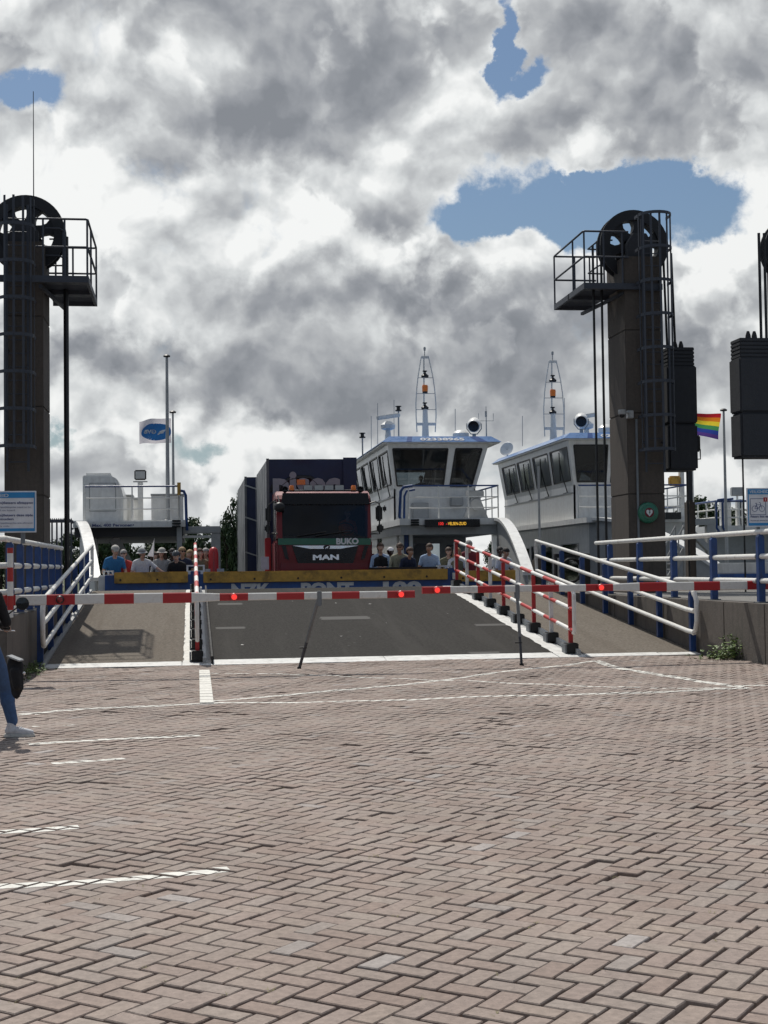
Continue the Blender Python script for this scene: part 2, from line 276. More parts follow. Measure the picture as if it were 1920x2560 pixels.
# ------------------------------------------------------------------ helpers
def tag(o, label=None, cat=None, group=None, kind=None):
    if label: o['label'] = label
    if cat: o['category'] = cat
    if group: o['group'] = group
    if kind: o['kind'] = kind
    return o
def thing(name, label, cat, loc, group=None):
    o = bpy.data.objects.new(name, None); o.empty_display_size = .2; col.objects.link(o); o.location = loc
    return tag(o, label, cat, group)
def wpos(o):
    v = Vector((0, 0, 0))
    while o is not None: v = v + Vector(o.location); o = o.parent
    return v
class MB:                                    # collects shapes in world coordinates, builds one mesh
    def __init__(s): s.v = []; s.f = []; s.m = []; s.cur = 0
    def add(s, vs, fs):
        b = len(s.v); s.v += [tuple(v) for v in vs]; s.f += [tuple(i+b for i in f) for f in fs]; s.m += [s.cur]*len(fs); return s
    def box(s, a, b):
        x0, y0, z0 = a; x1, y1, z1 = b
        if x0 > x1: x0, x1 = x1, x0
        if y0 > y1: y0, y1 = y1, y0
        if z0 > z1: z0, z1 = z1, z0
        return s.add([(x0,y0,z0),(x1,y0,z0),(x1,y1,z0),(x0,y1,z0),(x0,y0,z1),(x1,y0,z1),(x1,y1,z1),(x0,y1,z1)],
                     [(0,3,2,1),(4,5,6,7),(0,1,5,4),(1,2,6,5),(2,3,7,6),(3,0,4,7)])
    def hexa(s, p):                          # bottom 4 (ccw from above), top 4
        return s.add(p, [(0,3,2,1),(4,5,6,7),(0,1,5,4),(1,2,6,5),(2,3,7,6),(3,0,4,7)])
    def bar(s, a, b, w, h=None, up=(0, 0, 1)):
        h = h or w; a = Vector(a); b = Vector(b); d = (b-a).normalized(); up = Vector(up)
        if abs(d.dot(up)) > .98: up = Vector((0, 1, 0))
        x = d.cross(up).normalized()*(w/2); y = x.cross(d).normalized()*(h/2)
        return s.hexa([a-x-y, a+x-y, b+x-y, b-x-y, a-x+y, a+x+y, b+x+y, b-x+y])
    def tube(s, pts, r, n=8, cap=True):
        pts = [Vector(p) for p in pts]; rs = r if isinstance(r, (list, tuple)) else [r]*len(pts)
        vs = []; fs = []; pu = None
        for i, p in enumerate(pts):
            t = (pts[min(i+1, len(pts)-1)]-pts[max(i-1, 0)]).normalized()
            if pu is None:
                u = t.orthogonal().normalized()
            else:
                u = (pu - t*pu.dot(t)).normalized()
            pu = u; v = t.cross(u)
            for k in range(n):
                a = 2*math.pi*k/n; vs.append(p+(u*math.cos(a)+v*math.sin(a))*rs[i])
        for i in range(len(pts)-1):
            for k in range(n):
                k2 = (k+1) % n; fs.append((i*n+k, i*n+k2, (i+1)*n+k2, (i+1)*n+k))
        if cap: fs += [tuple(reversed(range(n))), tuple(range((len(pts)-1)*n, len(pts)*n))]
        return s.add(vs, fs)
    def lathe(s, c, axis, prof, n=24):       # prof: (r, h) along axis
        c = Vector(c); ax = Vector(axis).normalized(); u = ax.orthogonal().normalized(); v = ax.cross(u)
        vs = []; fs = []
        for r, h in prof:
            for k in range(n):
                a = 2*math.pi*k/n; vs.append(c+ax*h+(u*math.cos(a)+v*math.sin(a))*max(r, 1e-4))
        for i in range(len(prof)-1):
            for k in range(n):
                k2 = (k+1) % n; fs.append((i*n+k, i*n+k2, (i+1)*n+k2, (i+1)*n+k))
        if prof[0][0] > 1e-3 and prof[0] != prof[-1]: fs.append(tuple(reversed(range(n))))
        if prof[-1][0] > 1e-3 and prof[0] != prof[-1]: fs.append(tuple(range((len(prof)-1)*n, len(prof)*n)))
        return s.add(vs, fs)
    def prism(s, pts, off):                  # planar polygon swept by off
        pts = [Vector(p) for p in pts]; off = Vector(off); n = len(pts)
        return s.add(pts+[p+off for p in pts], [tuple(reversed(range(n))), tuple(range(n, 2*n))]+[(i, (i+1) % n, (i+1) % n+n, i+n) for i in range(n)])
    def ball(s, c, r, n=10, sq=(1, 1, 1)):
        c = Vector(c); vs = []; fs = []; m = max(4, n//2+1)
        for i in range(m+1):
            th = math.pi*i/m
            for k in range(n):
                a = 2*math.pi*k/n; vs.append(c+Vector((r*sq[0]*math.sin(th)*math.cos(a), r*sq[1]*math.sin(th)*math.sin(a), r*sq[2]*math.cos(th))))
        for i in range(m):
            for k in range(n):
                k2 = (k+1) % n; fs.append((i*n+k, (i+1)*n+k, (i+1)*n+k2, i*n+k2))
        return s.add(vs, fs)
    def grid(s, quad, op, t, inward=None):   # wall from a quad (bl, br, tr, tl) with openings (u0, v0, u1, v1), thickness t
        bl, br, tr, tl = [Vector(q) for q in quad]
        nrm = (br-bl).cross(tl-bl).normalized()*t
        P = lambda u, v: (bl*(1-u)+br*u)*(1-v)+(tl*(1-u)+tr*u)*v
        us = sorted(set([0, 1]+[o[i] for o in op for i in (0, 2)])); vv = sorted(set([0, 1]+[o[i] for o in op for i in (1, 3)]))
        for i in range(len(us)-1):
            for j in range(len(vv)-1):
                um, vm = (us[i]+us[i+1])/2, (vv[j]+vv[j+1])/2
                if any(o[0] < um < o[2] and o[1] < vm < o[3] for o in op): continue
                q = [P(us[i], vv[j]), P(us[i+1], vv[j]), P(us[i+1], vv[j+1]), P(us[i], vv[j+1])]
                s.hexa(q_fix(q, nrm))
        return s
    def build(s, name, m, parent=None, smooth=False, bevel=0.0, kind=None):
        vs = s.v; o0 = wpos(parent) if parent is not None else None
        if o0 is None:
            a = np.array(vs); o0 = Vector(((a[:, 0].min()+a[:, 0].max())/2, (a[:, 1].min()+a[:, 1].max())/2, a[:, 2].min()))
        me = bpy.data.meshes.new(name); me.from_pydata([(x-o0.x, y-o0.y, z-o0.z) for x, y, z in vs], [], s.f)
        for k in (m if isinstance(m, (list, tuple)) else [m]): me.materials.append(MATS[k])
        if isinstance(m, (list, tuple)): me.polygons.foreach_set('material_index', s.m)
        bm = bmesh.new(); bm.from_mesh(me); bmesh.ops.recalc_face_normals(bm, faces=bm.faces)
        if bevel: bmesh.ops.bevel(bm, geom=[e for e in bm.edges if e.is_manifold and e.calc_face_angle(0) > .5], offset=bevel, segments=2, affect='EDGES', clamp_overlap=True)
        bm.to_mesh(me); bm.free()
        if smooth:
            me.polygons.foreach_set('use_smooth', [True]*len(me.polygons))
            try: me.set_sharp_from_angle(angle=R(40))
            except Exception: pass
        o = bpy.data.objects.new(name, me); col.objects.link(o)
        if parent is not None: o.parent = parent
        else: o.location = o0
        if kind: o['kind'] = kind
        return o
def q_fix(q, nrm):                           # wall cell -> 8 corners for hexa (outer face first, then pushed back by nrm)
    return [q[0], q[1], q[1]-nrm, q[0]-nrm, q[3], q[2], q[2]-nrm, q[3]-nrm]
def pane(quad, o, name, m, parent, inset=.03, t=.02):
    bl, br, tr, tl = [Vector(q) for q in quad]; nrm = (br-bl).cross(tl-bl).normalized()
    P = lambda u, v: (bl*(1-u)+br*u)*(1-v)+(tl*(1-u)+tr*u)*v-nrm*inset
    q = [P(o[0], o[1]), P(o[2], o[1]), P(o[2], o[3]), P(o[0], o[3])]
    return MB().hexa(q_fix(q, nrm*t)).build(name, m, parent)
def frame(quad, o, name, m, parent, w=.04, t=.03):  # proud rim round an opening
    bl, br, tr, tl = [Vector(q) for q in quad]; nrm = (br-bl).cross(tl-bl).normalized()
    P = lambda u, v: (bl*(1-u)+br*u)*(1-v)+(tl*(1-u)+tr*u)*v+nrm*.004
    c = [P(o[0], o[1]), P(o[2], o[1]), P(o[2], o[3]), P(o[0], o[3])]; b = MB()
    for i in range(4): b.bar(c[i], c[(i+1) % 4], w, t, nrm)
    return b.build(name, m, parent)
def copy_tree(o, parent=None):
    c = o.copy(); col.objects.link(c)
    if parent is not None: c.parent = parent
    for ch in list(o.children): copy_tree(ch, c)
    return c
FONT = None
def text(s, name, m, parent, pos, xd, ud, h, width=None, depth=.012, bold=.0, center=True, mirror=False):
    cu = bpy.data.curves.new(name, 'FONT'); cu.body = s; cu.size = 1.0; cu.extrude = .02; cu.offset = bold; cu.resolution_u = 3
    cu.align_x = 'LEFT'
    tmp = bpy.data.objects.new('tmp', cu); col.objects.link(tmp)
    dg = bpy.context.evaluated_depsgraph_get(); me = bpy.data.meshes.new_from_object(tmp.evaluated_get(dg))
    bpy.data.objects.remove(tmp); bpy.data.curves.remove(cu)
    a = np.array([v.co[:] for v in me.vertices])
    x0, x1 = a[:, 0].min(), a[:, 0].max(); capH = .70
    sx = h/capH if width is None else width/(x1-x0); sy = h/capH
    xd = Vector(xd).normalized(); ud = Vector(ud).normalized(); nn = xd.cross(ud); o0 = wpos(parent); pos = Vector(pos)
    ox = (x0+x1)/2 if center else x0
    for v, c in zip(me.vertices, a):
        q = pos + xd*((c[0]-ox)*sx*(-1 if mirror else 1)) + ud*(c[1]*sy) + nn*(depth*(1 if c[2] > 0 else -.2)) - o0
        v.co = q
    me.materials.clear(); me.materials.append(MATS[m]); me.update()
    o = bpy.data.objects.new(name, me); col.objects.link(o); o.parent = parent; return o
XD, ZD = Vector((1, 0, 0)), Vector((0, 0, 1))
# ------------------------------------------------------------------ setting: plaza, bricks, markings
Y0, SL, YE = 24.3, .096, 36.0
def rz(Y): return SL*(Y-Y0)
def struct(mb, name, m, parent=None, **k):
    o = mb.build(name, m, parent, **k); o['kind'] = 'structure'; return o
plaza = struct(MB().box((-90, -60, -.6), (90, Y0-.02, -.046)), 'plaza', 'joint_sand')
def brick_material():
    m = bpy.data.materials.new('paving_brick'); m.use_nodes = True; t = m.node_tree; n = t.nodes; l = t.links; b = n['Principled BSDF']
    at_ = n.new('ShaderNodeAttribute'); at_.attribute_name = 'tint'; oi = n.new('ShaderNodeObjectInfo')
    a = n.new('ShaderNodeMath'); a.operation = 'ADD'; l.new(at_.outputs['Fac'], a.inputs[0]); l.new(oi.outputs['Random'], a.inputs[1])
    f = n.new('ShaderNodeMath'); f.operation = 'FRACT'; l.new(a.outputs[0], f.inputs[0])
    r = n.new('ShaderNodeValToRGB'); r.color_ramp.interpolation = 'LINEAR'; e = r.color_ramp.elements
    st = [(0, (0.25, 0.191, 0.162)), (0.22, (0.274, 0.215, 0.186)), (0.42, (0.267, 0.215, 0.189)), (0.62, (0.285, 0.229, 0.194)), (0.8, (0.272, 0.225, 0.199)), (0.95, (0.288, 0.239, 0.207)), (0.992, (0.29, 0.255, 0.235)), (1, (0.354, 0.322, 0.305))]
    while len(e) < len(st): e.new(.5)
    for k, (p_, c) in zip(e, st): k.position = p_; k.color = (*c, 1)
    l.new(f.outputs[0], r.inputs[0])
    g = n.new('ShaderNodeNewGeometry')
    n1 = n.new('ShaderNodeTexNoise'); n1.inputs['Scale'].default_value = 26; n1.inputs['Detail'].default_value = 8; n1.inputs['Roughness'].default_value = .7; l.new(g.outputs['Position'], n1.inputs['Vector'])
    m1 = n.new('ShaderNodeMapRange'); m1.inputs[1].default_value = .3; m1.inputs[2].default_value = .7; m1.inputs[3].default_value = .74; m1.inputs[4].default_value = 1.22; l.new(n1.outputs['Fac'], m1.inputs[0])
    n2 = n.new('ShaderNodeTexNoise'); n2.inputs['Scale'].default_value = .7; n2.inputs['Detail'].default_value = 5; l.new(g.outputs['Position'], n2.inputs['Vector'])
    m2 = n.new('ShaderNodeMapRange'); m2.inputs[1].default_value = .35; m2.inputs[2].default_value = .65; m2.inputs[3].default_value = .93; m2.inputs[4].default_value = 1.06; l.new(n2.outputs['Fac'], m2.inputs[0])
    n5 = n.new('ShaderNodeTexNoise'); n5.inputs['Scale'].default_value = 1.0; n5.inputs['Detail'].default_value = 6; n5.inputs['Roughness'].default_value = .65
    v5 = n.new('ShaderNodeVectorMath'); v5.operation = 'MULTIPLY'; v5.inputs[1].default_value = (2.6, .35, 1); l.new(g.outputs['Position'], v5.inputs[0]); l.new(v5.outputs[0], n5.inputs['Vector'])
    m5 = n.new('ShaderNodeMapRange'); m5.inputs[1].default_value = .4; m5.inputs[2].default_value = .66; m5.inputs[3].default_value = 1.03; m5.inputs[4].default_value = .90; l.new(n5.outputs['Fac'], m5.inputs[0])
    m6 = n.new('ShaderNodeMath'); m6.operation = 'MULTIPLY'; l.new(m2.outputs[0], m6.inputs[0]); l.new(m5.outputs[0], m6.inputs[1])
    mm = n.new('ShaderNodeMath'); mm.operation = 'MULTIPLY'; l.new(m1.outputs[0], mm.inputs[0]); l.new(m6.outputs[0], mm.inputs[1])
    s = n.new('ShaderNodeVectorMath'); s.operation = 'SCALE'; l.new(r.outputs[0], s.inputs[0]); l.new(mm.outputs[0], s.inputs['Scale'])
    n4 = n.new('ShaderNodeTexNoise'); n4.inputs['Scale'].default_value = 90; n4.inputs['Detail'].default_value = 3; l.new(g.outputs['Position'], n4.inputs['Vector'])
    m4 = n.new('ShaderNodeMapRange'); m4.inputs[1].default_value = .66; m4.inputs[2].default_value = .74; m4.inputs[4].default_value = .6; l.new(n4.outputs['Fac'], m4.inputs[0])
    mc = n.new('ShaderNodeMix'); mc.data_type = 'RGBA'; l.new(m4.outputs[0], mc.inputs[0]); l.new(s.outputs[0], mc.inputs[6]); mc.inputs[7].default_value = (.07, .06, .055, 1)
    l.new(mc.outputs[2], b.inputs['Base Color']); b.inputs['Roughness'].default_value = .82; b.inputs['Specular IOR Level'].default_value = .4
    n3 = n.new('ShaderNodeTexNoise'); n3.inputs['Scale'].default_value = 75; n3.inputs['Detail'].default_value = 7; n3.inputs['Roughness'].default_value = .7; l.new(g.outputs['Position'], n3.inputs['Vector'])
    bp = n.new('ShaderNodeBump'); bp.inputs['Strength'].default_value = .55; bp.inputs['Distance'].default_value = .006; l.new(n3.outputs['Fac'], bp.inputs['Height']); l.new(bp.outputs[0], b.inputs['Normal'])
    MATS['paving_brick'] = m
brick_material()
BW, THB = .1095, R(32.0)
e1 = Vector((math.cos(-(THB+YAW)), math.sin(-(THB+YAW)), 0)); e2 = Vector((-e1.y, e1.x, 0))
def undul(x, y): return .006*math.sin(x*1.9+1.3*math.sin(y*.8))+.005*math.sin(y*2.3+x*.7)+.004*math.sin(x*4.1-y*3.3)
bricks = []
fr2 = Vector((math.sin(YAW), math.cos(YAW))); rt2 = Vector((math.cos(YAW), -math.sin(YAW)))
brng = random.Random(3)
for i in range(-150, 310):
    for j in range(-115, 115):
        for kind in (0, 1):
            ox, oy = i*1+j*2, i*1-j*2
            if kind == 0: cx, cy = ox+1, oy+.5
            else: cx, cy = ox+3.5, oy+1
            P = e1*(cx*BW)+e2*(cy*BW)
            z = P.x*fr2.x+P.y*fr2.y; s = P.x*rt2.x+P.y*rt2.y
            if z < 3.4 or P.y > Y0-.06 or abs(s) > .275*z+2.2: continue
            if P.x < -2.75 and P.y > 21.55: continue
            if P.x > 8.95 and P.y > 19: continue
            bricks.append((z*z+s*s+abs(s)*.01, P.copy(), kind, abs(s) < .27*z))
bricks.sort(key=lambda q: q[0])
def brick_geo(L_, W_, rj):
    hx, hy = L_/2, W_/2; c = .0035; v = []
    for sx, sy in ((-1, -1), (1, -1), (1, 1), (-1, 1)):
        jx, jy = rj.uniform(-.0032, .0028), rj.uniform(-.0030, .0026)
        v.append((sx*hx+jx, sy*hy+jy))
    top = [(x*(1-c/hx), y*(1-c/hy), 0) for x, y in v]; mid = [(x, y, -.0045) for x, y in v]; bot = [(x, y, -.06) for x, y in v]
    f = [(0, 1, 2, 3)]+[(k, k+4, (k+1) % 4+4, (k+1) % 4) for k in range(4)]+[(k+4, k+8, (k+1) % 4+8, (k+1) % 4+4) for k in range(4)]
    return top+mid+bot, f
brick_meshes = []
for k in range(8):
    v, f = brick_geo(.2060, .0960, brng); me = bpy.data.meshes.new('brick'); me.from_pydata(v, [], f); me.materials.append(MATS['paving_brick'])
    t = me.attributes.new('tint', 'FLOAT', 'FACE'); t.data.foreach_set('value', [0.0]*len(f)); brick_meshes.append(me)
tops = []; sv = []; sf = []; st_ = []; nb = 0
po = wpos(plaza)
for q, P, kind, inside in bricks:
    ang = math.atan2(e1.y, e1.x)+(0 if kind == 0 else math.pi/2)+brng.gauss(0, .010)
    zz = undul(P.x, P.y)+brng.gauss(0, .0015)-.001
    if brng.random() < .018: zz -= brng.uniform(.006, .014)
    rot = Matrix.Rotation(ang, 4, 'Z') @ Matrix.Rotation(brng.gauss(0, .007), 4, 'X') @ Matrix.Rotation(brng.gauss(0, .004), 4, 'Y')
    M = Matrix.Translation((P.x+brng.gauss(0, .0012), P.y+brng.gauss(0, .0012), zz)) @ rot
    if inside and nb < 300 and q > 18:
        me = brick_meshes[nb % 8]; o = bpy.data.objects.new('brick', me); col.objects.link(o); o.parent = plaza; o.matrix_local = Matrix.Translation(-po) @ M
        v = [x.co for x in me.vertices][:4]; nb += 1
    else:
        v, f = brick_geo(.2060, .0960, brng); b0 = len(sv); w_ = [M @ Vector(a) for a in v]; sv += [tuple(a-po) for a in w_]; sf += [tuple(b0+a for a in g) for g in f]; st_ += [brng.random()]*len(f); v = v[:4]
    tops.append([M @ Vector(a) for a in v])
me = bpy.data.meshes.new('bricks'); me.from_pydata(sv, [], sf); me.materials.append(MATS['paving_brick'])
ta = me.attributes.new('tint', 'FLOAT', 'FACE'); ta.data.foreach_set('value', st_)
o = bpy.data.objects.new('bricks', me); col.objects.link(o); o.parent = plaza; o['kind'] = 'stuff'
# painted lines, cut to the bricks they lie on
tc2 = np.array([[sum(v.x for v in t)/4, sum(v.y for v in t)/4] for t in tops])
def clip(poly, quad):
    out = poly
    for k in range(len(quad)):
        a, b = quad[k], quad[(k+1) % len(quad)]; inp = out; out = []
        side = lambda p: (b[0]-a[0])*(p[1]-a[1])-(b[1]-a[1])*(p[0]-a[0])
        for m in range(len(inp)):
            p, q = inp[m], inp[(m+1) % len(inp)]; sp, sq = side(p), side(q)
            if sp >= 0: out.append(p)
            if (sp >= 0) != (sq >= 0):
                t = sp/(sp-sq); out.append((p[0]+(q[0]-p[0])*t, p[1]+(q[1]-p[1])*t))
        if not out: return []
    return out
def line(pts, width, skip=.03, jag=.12):
    pts = [gr(*p) for p in pts]; mb = MB(); lr = random.Random(int(pts[0].x*100))
    for a, b in zip(pts, pts[1:]):
        n = max(1, int((b-a).length/.25))
        for k in range(n):
            p, q = a.lerp(b, k/n), a.lerp(b, (k+1)/n); d = (q-p).normalized(); nn = Vector((-d.y, d.x, 0))*width/2*(1+lr.uniform(-jag, jag))
            quad = [(v.x, v.y) for v in (p-nn, q-nn, q+nn, p+nn)]
            near = np.where(np.hypot(tc2[:, 0]-(p.x+q.x)/2, tc2[:, 1]-(p.y+q.y)/2) < (q-p).length/2+width/2+.14)[0]
            for i in near:
                if lr.random() < skip: continue
                t = tops[i]; pl = clip([(v.x, v.y) for v in t], quad)
                if len(pl) < 3: continue
                nrm = (t[1]-t[0]).cross(t[3]-t[0])
                mb.add([(x, y, t[0].z-(nrm.x*(x-t[0].x)+nrm.y*(y-t[0].y))/nrm.z+.0014) for x, y in pl], [tuple(range(len(pl)))])
    return struct(mb, 'road_marking', 'line_paint')
line([(46, 1786), (150, 1776), (212, 1772), (505, 1761), (800, 1754), (1000, 1749), (1330, 1737.5), (1868, 1723)], .15)
line([(505, 1757), (800, 1729), (1000, 1712), (1337, 1671), (1488, 1653)], .13)
line([(1488, 1652), (1560, 1672), (1868, 1723)], .17)
line([(525, 1683), (800, 1689), (1000, 1695), (1300, 1709), (1600, 1720), (1830, 1723)], .10, .12)
line([(1840, 1717), (1930, 1714)], .12)
line([(71, 1859), (500, 1837)], .13, .05); line([(130, 1908), (310, 1895)], .11, .12); line([(128, 1817), (182, 1812)], .10, .1); line([(80, 1819), (98, 1818)], .08, .1)
line([(-30, 2083), (197, 2067)], .115, .03); line([(-40, 2216), (250, 2196), (572, 2172)], .115, .02)
# raised white kerb-stone row leading to the divider
a, b = gr(511, 1679), gr(517, 1762)
nst = 14
for k in range(nst):
    p, q = a.lerp(b, (k+.04)/nst), a.lerp(b, (k+.96)/nst); d = (q-p).normalized(); nn = Vector((-d.y, d.x, 0))*.085; hh = .028+.004*brng.random()
    o = MB().hexa([p-nn+ZD*-.03, q-nn+ZD*-.03, q+nn+ZD*-.03, p+nn+ZD*-.03, p-nn*.95+ZD*hh, q-nn*.95+ZD*hh, q+nn*.95+ZD*hh, p+nn*.95+ZD*hh]).build('marker_stone', 'line_paint', plaza)
# litter and weeds in the joints: thin dry straw
lb = MB(); lr = random.Random(11)
for k in range(420):
    t = lr.choice(tops[:2600]); p = t[lr.randrange(4)].lerp(t[lr.randrange(4)], lr.random())
    a_ = lr.random()*6.28; l_ = lr.uniform(.008, .028)
    for s_ in range(lr.randrange(2, 7)):
        a_ += lr.uniform(-1, 1); q = p+Vector((lr.uniform(-.02, .02), lr.uniform(-.02, .02), .001)); e = q+Vector((math.cos(a_)*l_, math.sin(a_)*l_, lr.uniform(.002, .014))); n_ = Vector((-math.sin(a_), math.cos(a_), 0))*.0016
        lb.add([q-n_, q+n_, e], [(0, 1, 2)])
mat('straw', (.22, .20, .09), .9, var=.4, scale=20)
o = lb.build('joint_weeds', 'straw'); tag(o, 'dry weeds and straw caught in the brick joints', 'weeds', kind='stuff')

# ------------------------------------------------------------------ water, far bank
struct(MB().box((-900, Y0+.3, -3.2), (900, 140, -1.7)), 'canal_water', 'water')
struct(MB().box((-900, 140, -4), (900, 3000, -.6)), 'far_bank', 'bank')
# quays each side of the ramp, their walls and the ramp
XL, XR, QT = -2.72, 9.0, .95
struct(MB().box((-90, 21.9, -3), (XL-.35, 37, QT-.006)), 'quay', 'quay_top')
struct(MB().box((XR+.4, 12, -3), (90, 37, QT-.006)), 'quay', 'quay_top')
wl = thing('retaining_wall', 'stained concrete wall with its corner beside the left ramp walkway', 'wall', (XL-.2, 25, -.6))
yy = [21.5, 24.4, 27.6, 31, 34, 37]
for a_, b_ in zip(yy, yy[1:]): MB().box((XL-.35, a_+.008, -2.5 if a_ > 24 else -.5), (XL, b_-.008, QT)).build('wall_section', 'concrete_wall', wl, bevel=.012)
xx = [XL-.362, -6, -9.5, -13, -17]
for a_, b_ in zip(xx, xx[1:]): MB().box((b_+.008, 21.5, -.5), (a_-.008, 21.9, QT)).build('wall_section', 'concrete_wall', wl, bevel=.012)
wr = thing('retaining_wall', 'stained concrete wall along the right ramp walkway with weeds at its foot', 'wall', (XR+.2, 25, -.6))
yy = [12, 15.2, 18.4, 21.6, 23.35, 26.5, 29.7, 33, 37]
for a_, b_ in zip(yy, yy[1:]): MB().box((XR, a_+.008, -2.5 if a_ > 24 else -.5), (XR+.4, b_-.008, QT)).build('wall_section', 'concrete_wall', wr, bevel=.012)
def slab(mb, x0, x1, ya, yb, t0, t1):
    return mb.hexa([(x0, ya, rz(ya)+t0), (x1, ya, rz(ya)+t0), (x1, yb, rz(yb)+t0), (x0, yb, rz(yb)+t0), (x0, ya, rz(ya)+t1), (x1, ya, rz(ya)+t1), (x1, yb, rz(yb)+t1), (x0, yb, rz(yb)+t1)])
rampo = struct(slab(MB(), -2.62, 8.95, Y0, YE, -.35, -.012), 'ramp', 'boat_grey')
slab(MB(), .34, 6.36, Y0+.52, YE-.002, -.010, .0).build('road_surface', 'asphalt', rampo)
slab(MB(), -2.46, -.17, Y0+.42, YE-.002, -.010, .0).build('walkway_surface', 'walk_grit', rampo)
slab(MB(), 6.86, 8.93, Y0+.30, YE-.002, -.010, .0).build('walkway_surface', 'walk_grit', rampo)
def worn_edge(x0, x1, ya, yb, name, m, z=.003, n=60, jag=.018):   # painted band with chipped edges
    vs = []; fs = []; g = random.Random(int(x0*77))
    for k in range(n+1):
        y = ya+(yb-ya)*k/n; vs += [(x0+g.uniform(-jag, jag), y, rz(y)+z), (x1+g.uniform(-jag, jag), y, rz(y)+z)]
        if k: b0 = 2*k; fs.append((b0-2, b0-1, b0+1, b0))
    return MB().add(vs, fs).build(name, m, rampo)
worn_edge(-.16, .06, Y0+.5, YE-.05, 'edge_line', 'line_paint')
worn_edge(6.36, 6.62, Y0+.5, YE-.05, 'edge_line', 'plate_white')
for x0, x1, d in ((-2.46, -.2, .42), (-.18, .32, .5), (.34, 3.3, .52), (3.31, 6.34, .52), (6.36, 6.84, .5), (6.86, 8.2, .30), (8.21, 8.93, .26)):
    slab(MB(), x0, x1, Y0-.02, Y0+d, -.010, .004).build('threshold_plate', 'plate_white', rampo)
# steel upstands carrying the dividers
for x in (.16, 6.72): slab(MB(), x, x+.06, Y0+.15, YE-.3, 0, .10).build('kerb_rail', 'boat_grey', rampo)
slab(MB(), .30, .335, Y0+.1, YE-.3, 0, .13).build('kerb_rail', 'rubber', rampo)
slab(MB(), -2.53, -2.47, Y0+.1, YE-.1, 0, .05).build('kerb_rail', 'boat_grey', rampo)
for x_, y_, wd, dp in ((575, 1510, .55, .35), (575, 1570, .6, .3), (862, 1545, 1.05, .5), (1235, 1562, .8, .3), (1212, 1632, .55, .22)):
    d = ray(x_, y_); t = (-SL*Y0-H)/(d.z-SL*d.y); P = CAM+d*t
    worn_edge(P.x-wd/2, P.x+wd/2, P.y-dp/2, P.y+dp/2, 'worn_mark', 'worn_paint', .0025, 8, .03)
gm = random.Random(5)
for k in range(30):                                    # scattered chips and gum spots on the road
    x = gm.uniform(.6, 6.1); y = gm.uniform(25, 35); r_ = gm.uniform(.010, .032); pts = []
    for a_ in range(7): pts.append((x+math.cos(a_*.9)*r_*gm.uniform(.5, 1.6), y+math.sin(a_*.9)*r_*gm.uniform(.5, 1.3)))
    MB().add([(p[0], p[1], rz(p[1])+.003) for p in pts], [tuple(range(7))]).build('paint_chip', 'plate_white' if k % 3 == 0 else 'worn_paint', rampo)
# ------------------------------------------------------------------ railings
def pipe(parent, pts, r, m, name='rail'):
    return MB().tube(pts, r, 10).build(name, m, parent, smooth=True)
def blue_post(parent, x, y, z0, z1, w=.10, d=.16):
    return MB().prism([(x-w/2, y-d/2, z0), (x+w/2, y-d/2, z0), (x+w/2, y-d/2, z1-.06), (x+.0, y-d/2, z1), (x-w/2, y-d/2, z1-.06)], (0, d*.6, 0)).build('post', 'blue_paint', parent)
def ramp_rail(x, label, side, ya=24.55, yb=35.9):
    t = thing('ramp_railing', label, 'railing', (x, ya, 0)); hs = (.38, .76, 1.14)
    xi = x - side*.09                                   # pipes on the walkway side of the posts
    n = 7
    for k in range(n):
        y = ya+.12+(yb-ya-.5)*k/(n-1); blue_post(t, x, y, rz(y)-.1, rz(y)+1.10)
    for i, h in enumerate(hs):
        pts = [(xi, ya-.28, rz(ya)+h-.02), (xi, ya+.1, rz(ya)+h), (xi, yb, rz(yb)+h)]
        if i == 2: pts = [(xi, ya-.30, rz(ya)+h-.12), (xi, ya-.22, rz(ya)+h-.03), (xi, ya-.08, rz(ya)+h)]+pts[2:]
        pipe(t, pts, .042, 'white_paint')
    pipe(t, [(xi, ya-.2, .37), (xi, ya-.34, .44), (xi, ya-.40, .60), (xi, ya-.40, .95), (xi, ya-.30, 1.10)], .042, 'white_paint', 'end_hoop')
    pipe(t, [(xi, yb-.02, rz(yb)+.38), (xi, yb+.03, rz(yb)+.8), (xi, yb-.02, rz(yb)+1.14)], .042, 'white_paint', 'end_hoop')
    return t
ramp_rail(-2.56, 'white pipe railing on blue posts up the left edge of the ramp', -1)
ramp_rail(8.90, 'white pipe railing on blue posts up the right edge of the ramp', 1)
def divider(x, label, m_top):
    t = thing('divider_railing', label, 'railing', (x, 25, 0)); ya, yb = 24.75, 35.7; n = 9
    for k in range(n):
        y = ya+(yb-ya)*k/(n-1); z = rz(y)
        MB().box((x-.10, y-.17, z+.0), (x+.10, y+.17, z+.18)).build('foot_block', 'rubber', t, bevel=.015)
        MB().box((x-.135, y-.12, z+.0), (x-.104, y+.12, z+.16)).build('foot_plate', 'galvanised', t)
        MB().box((x-.035, y-.035, z+.16), (x+.035, y+.035, z+1.12)).build('post', 'red_paint' if k % 2 == 0 else 'boat_white', t, bevel=.006)
    for h in (.42, .80, 1.16): pipe(t, [(x, ya-.22, rz(ya)+h-.02), (x, ya, rz(ya)+h), (x, yb, rz(yb)+h), (x, yb+.14, rz(yb)+h+.01)], .038, m_top)
    pipe(t, [(x, ya-.20, .40), (x, ya-.26, .46), (x, ya-.26, 1.10), (x, ya-.20, 1.15)], .036, 'white_paint', 'end_hoop')
    pipe(t, [(x, yb+.12, rz(yb)+.43), (x, yb+.18, rz(yb)+.5), (x, yb+.18, rz(yb)+1.1), (x, yb+.12, rz(yb)+1.17)], .036, 'white_paint', 'end_hoop')
    return t
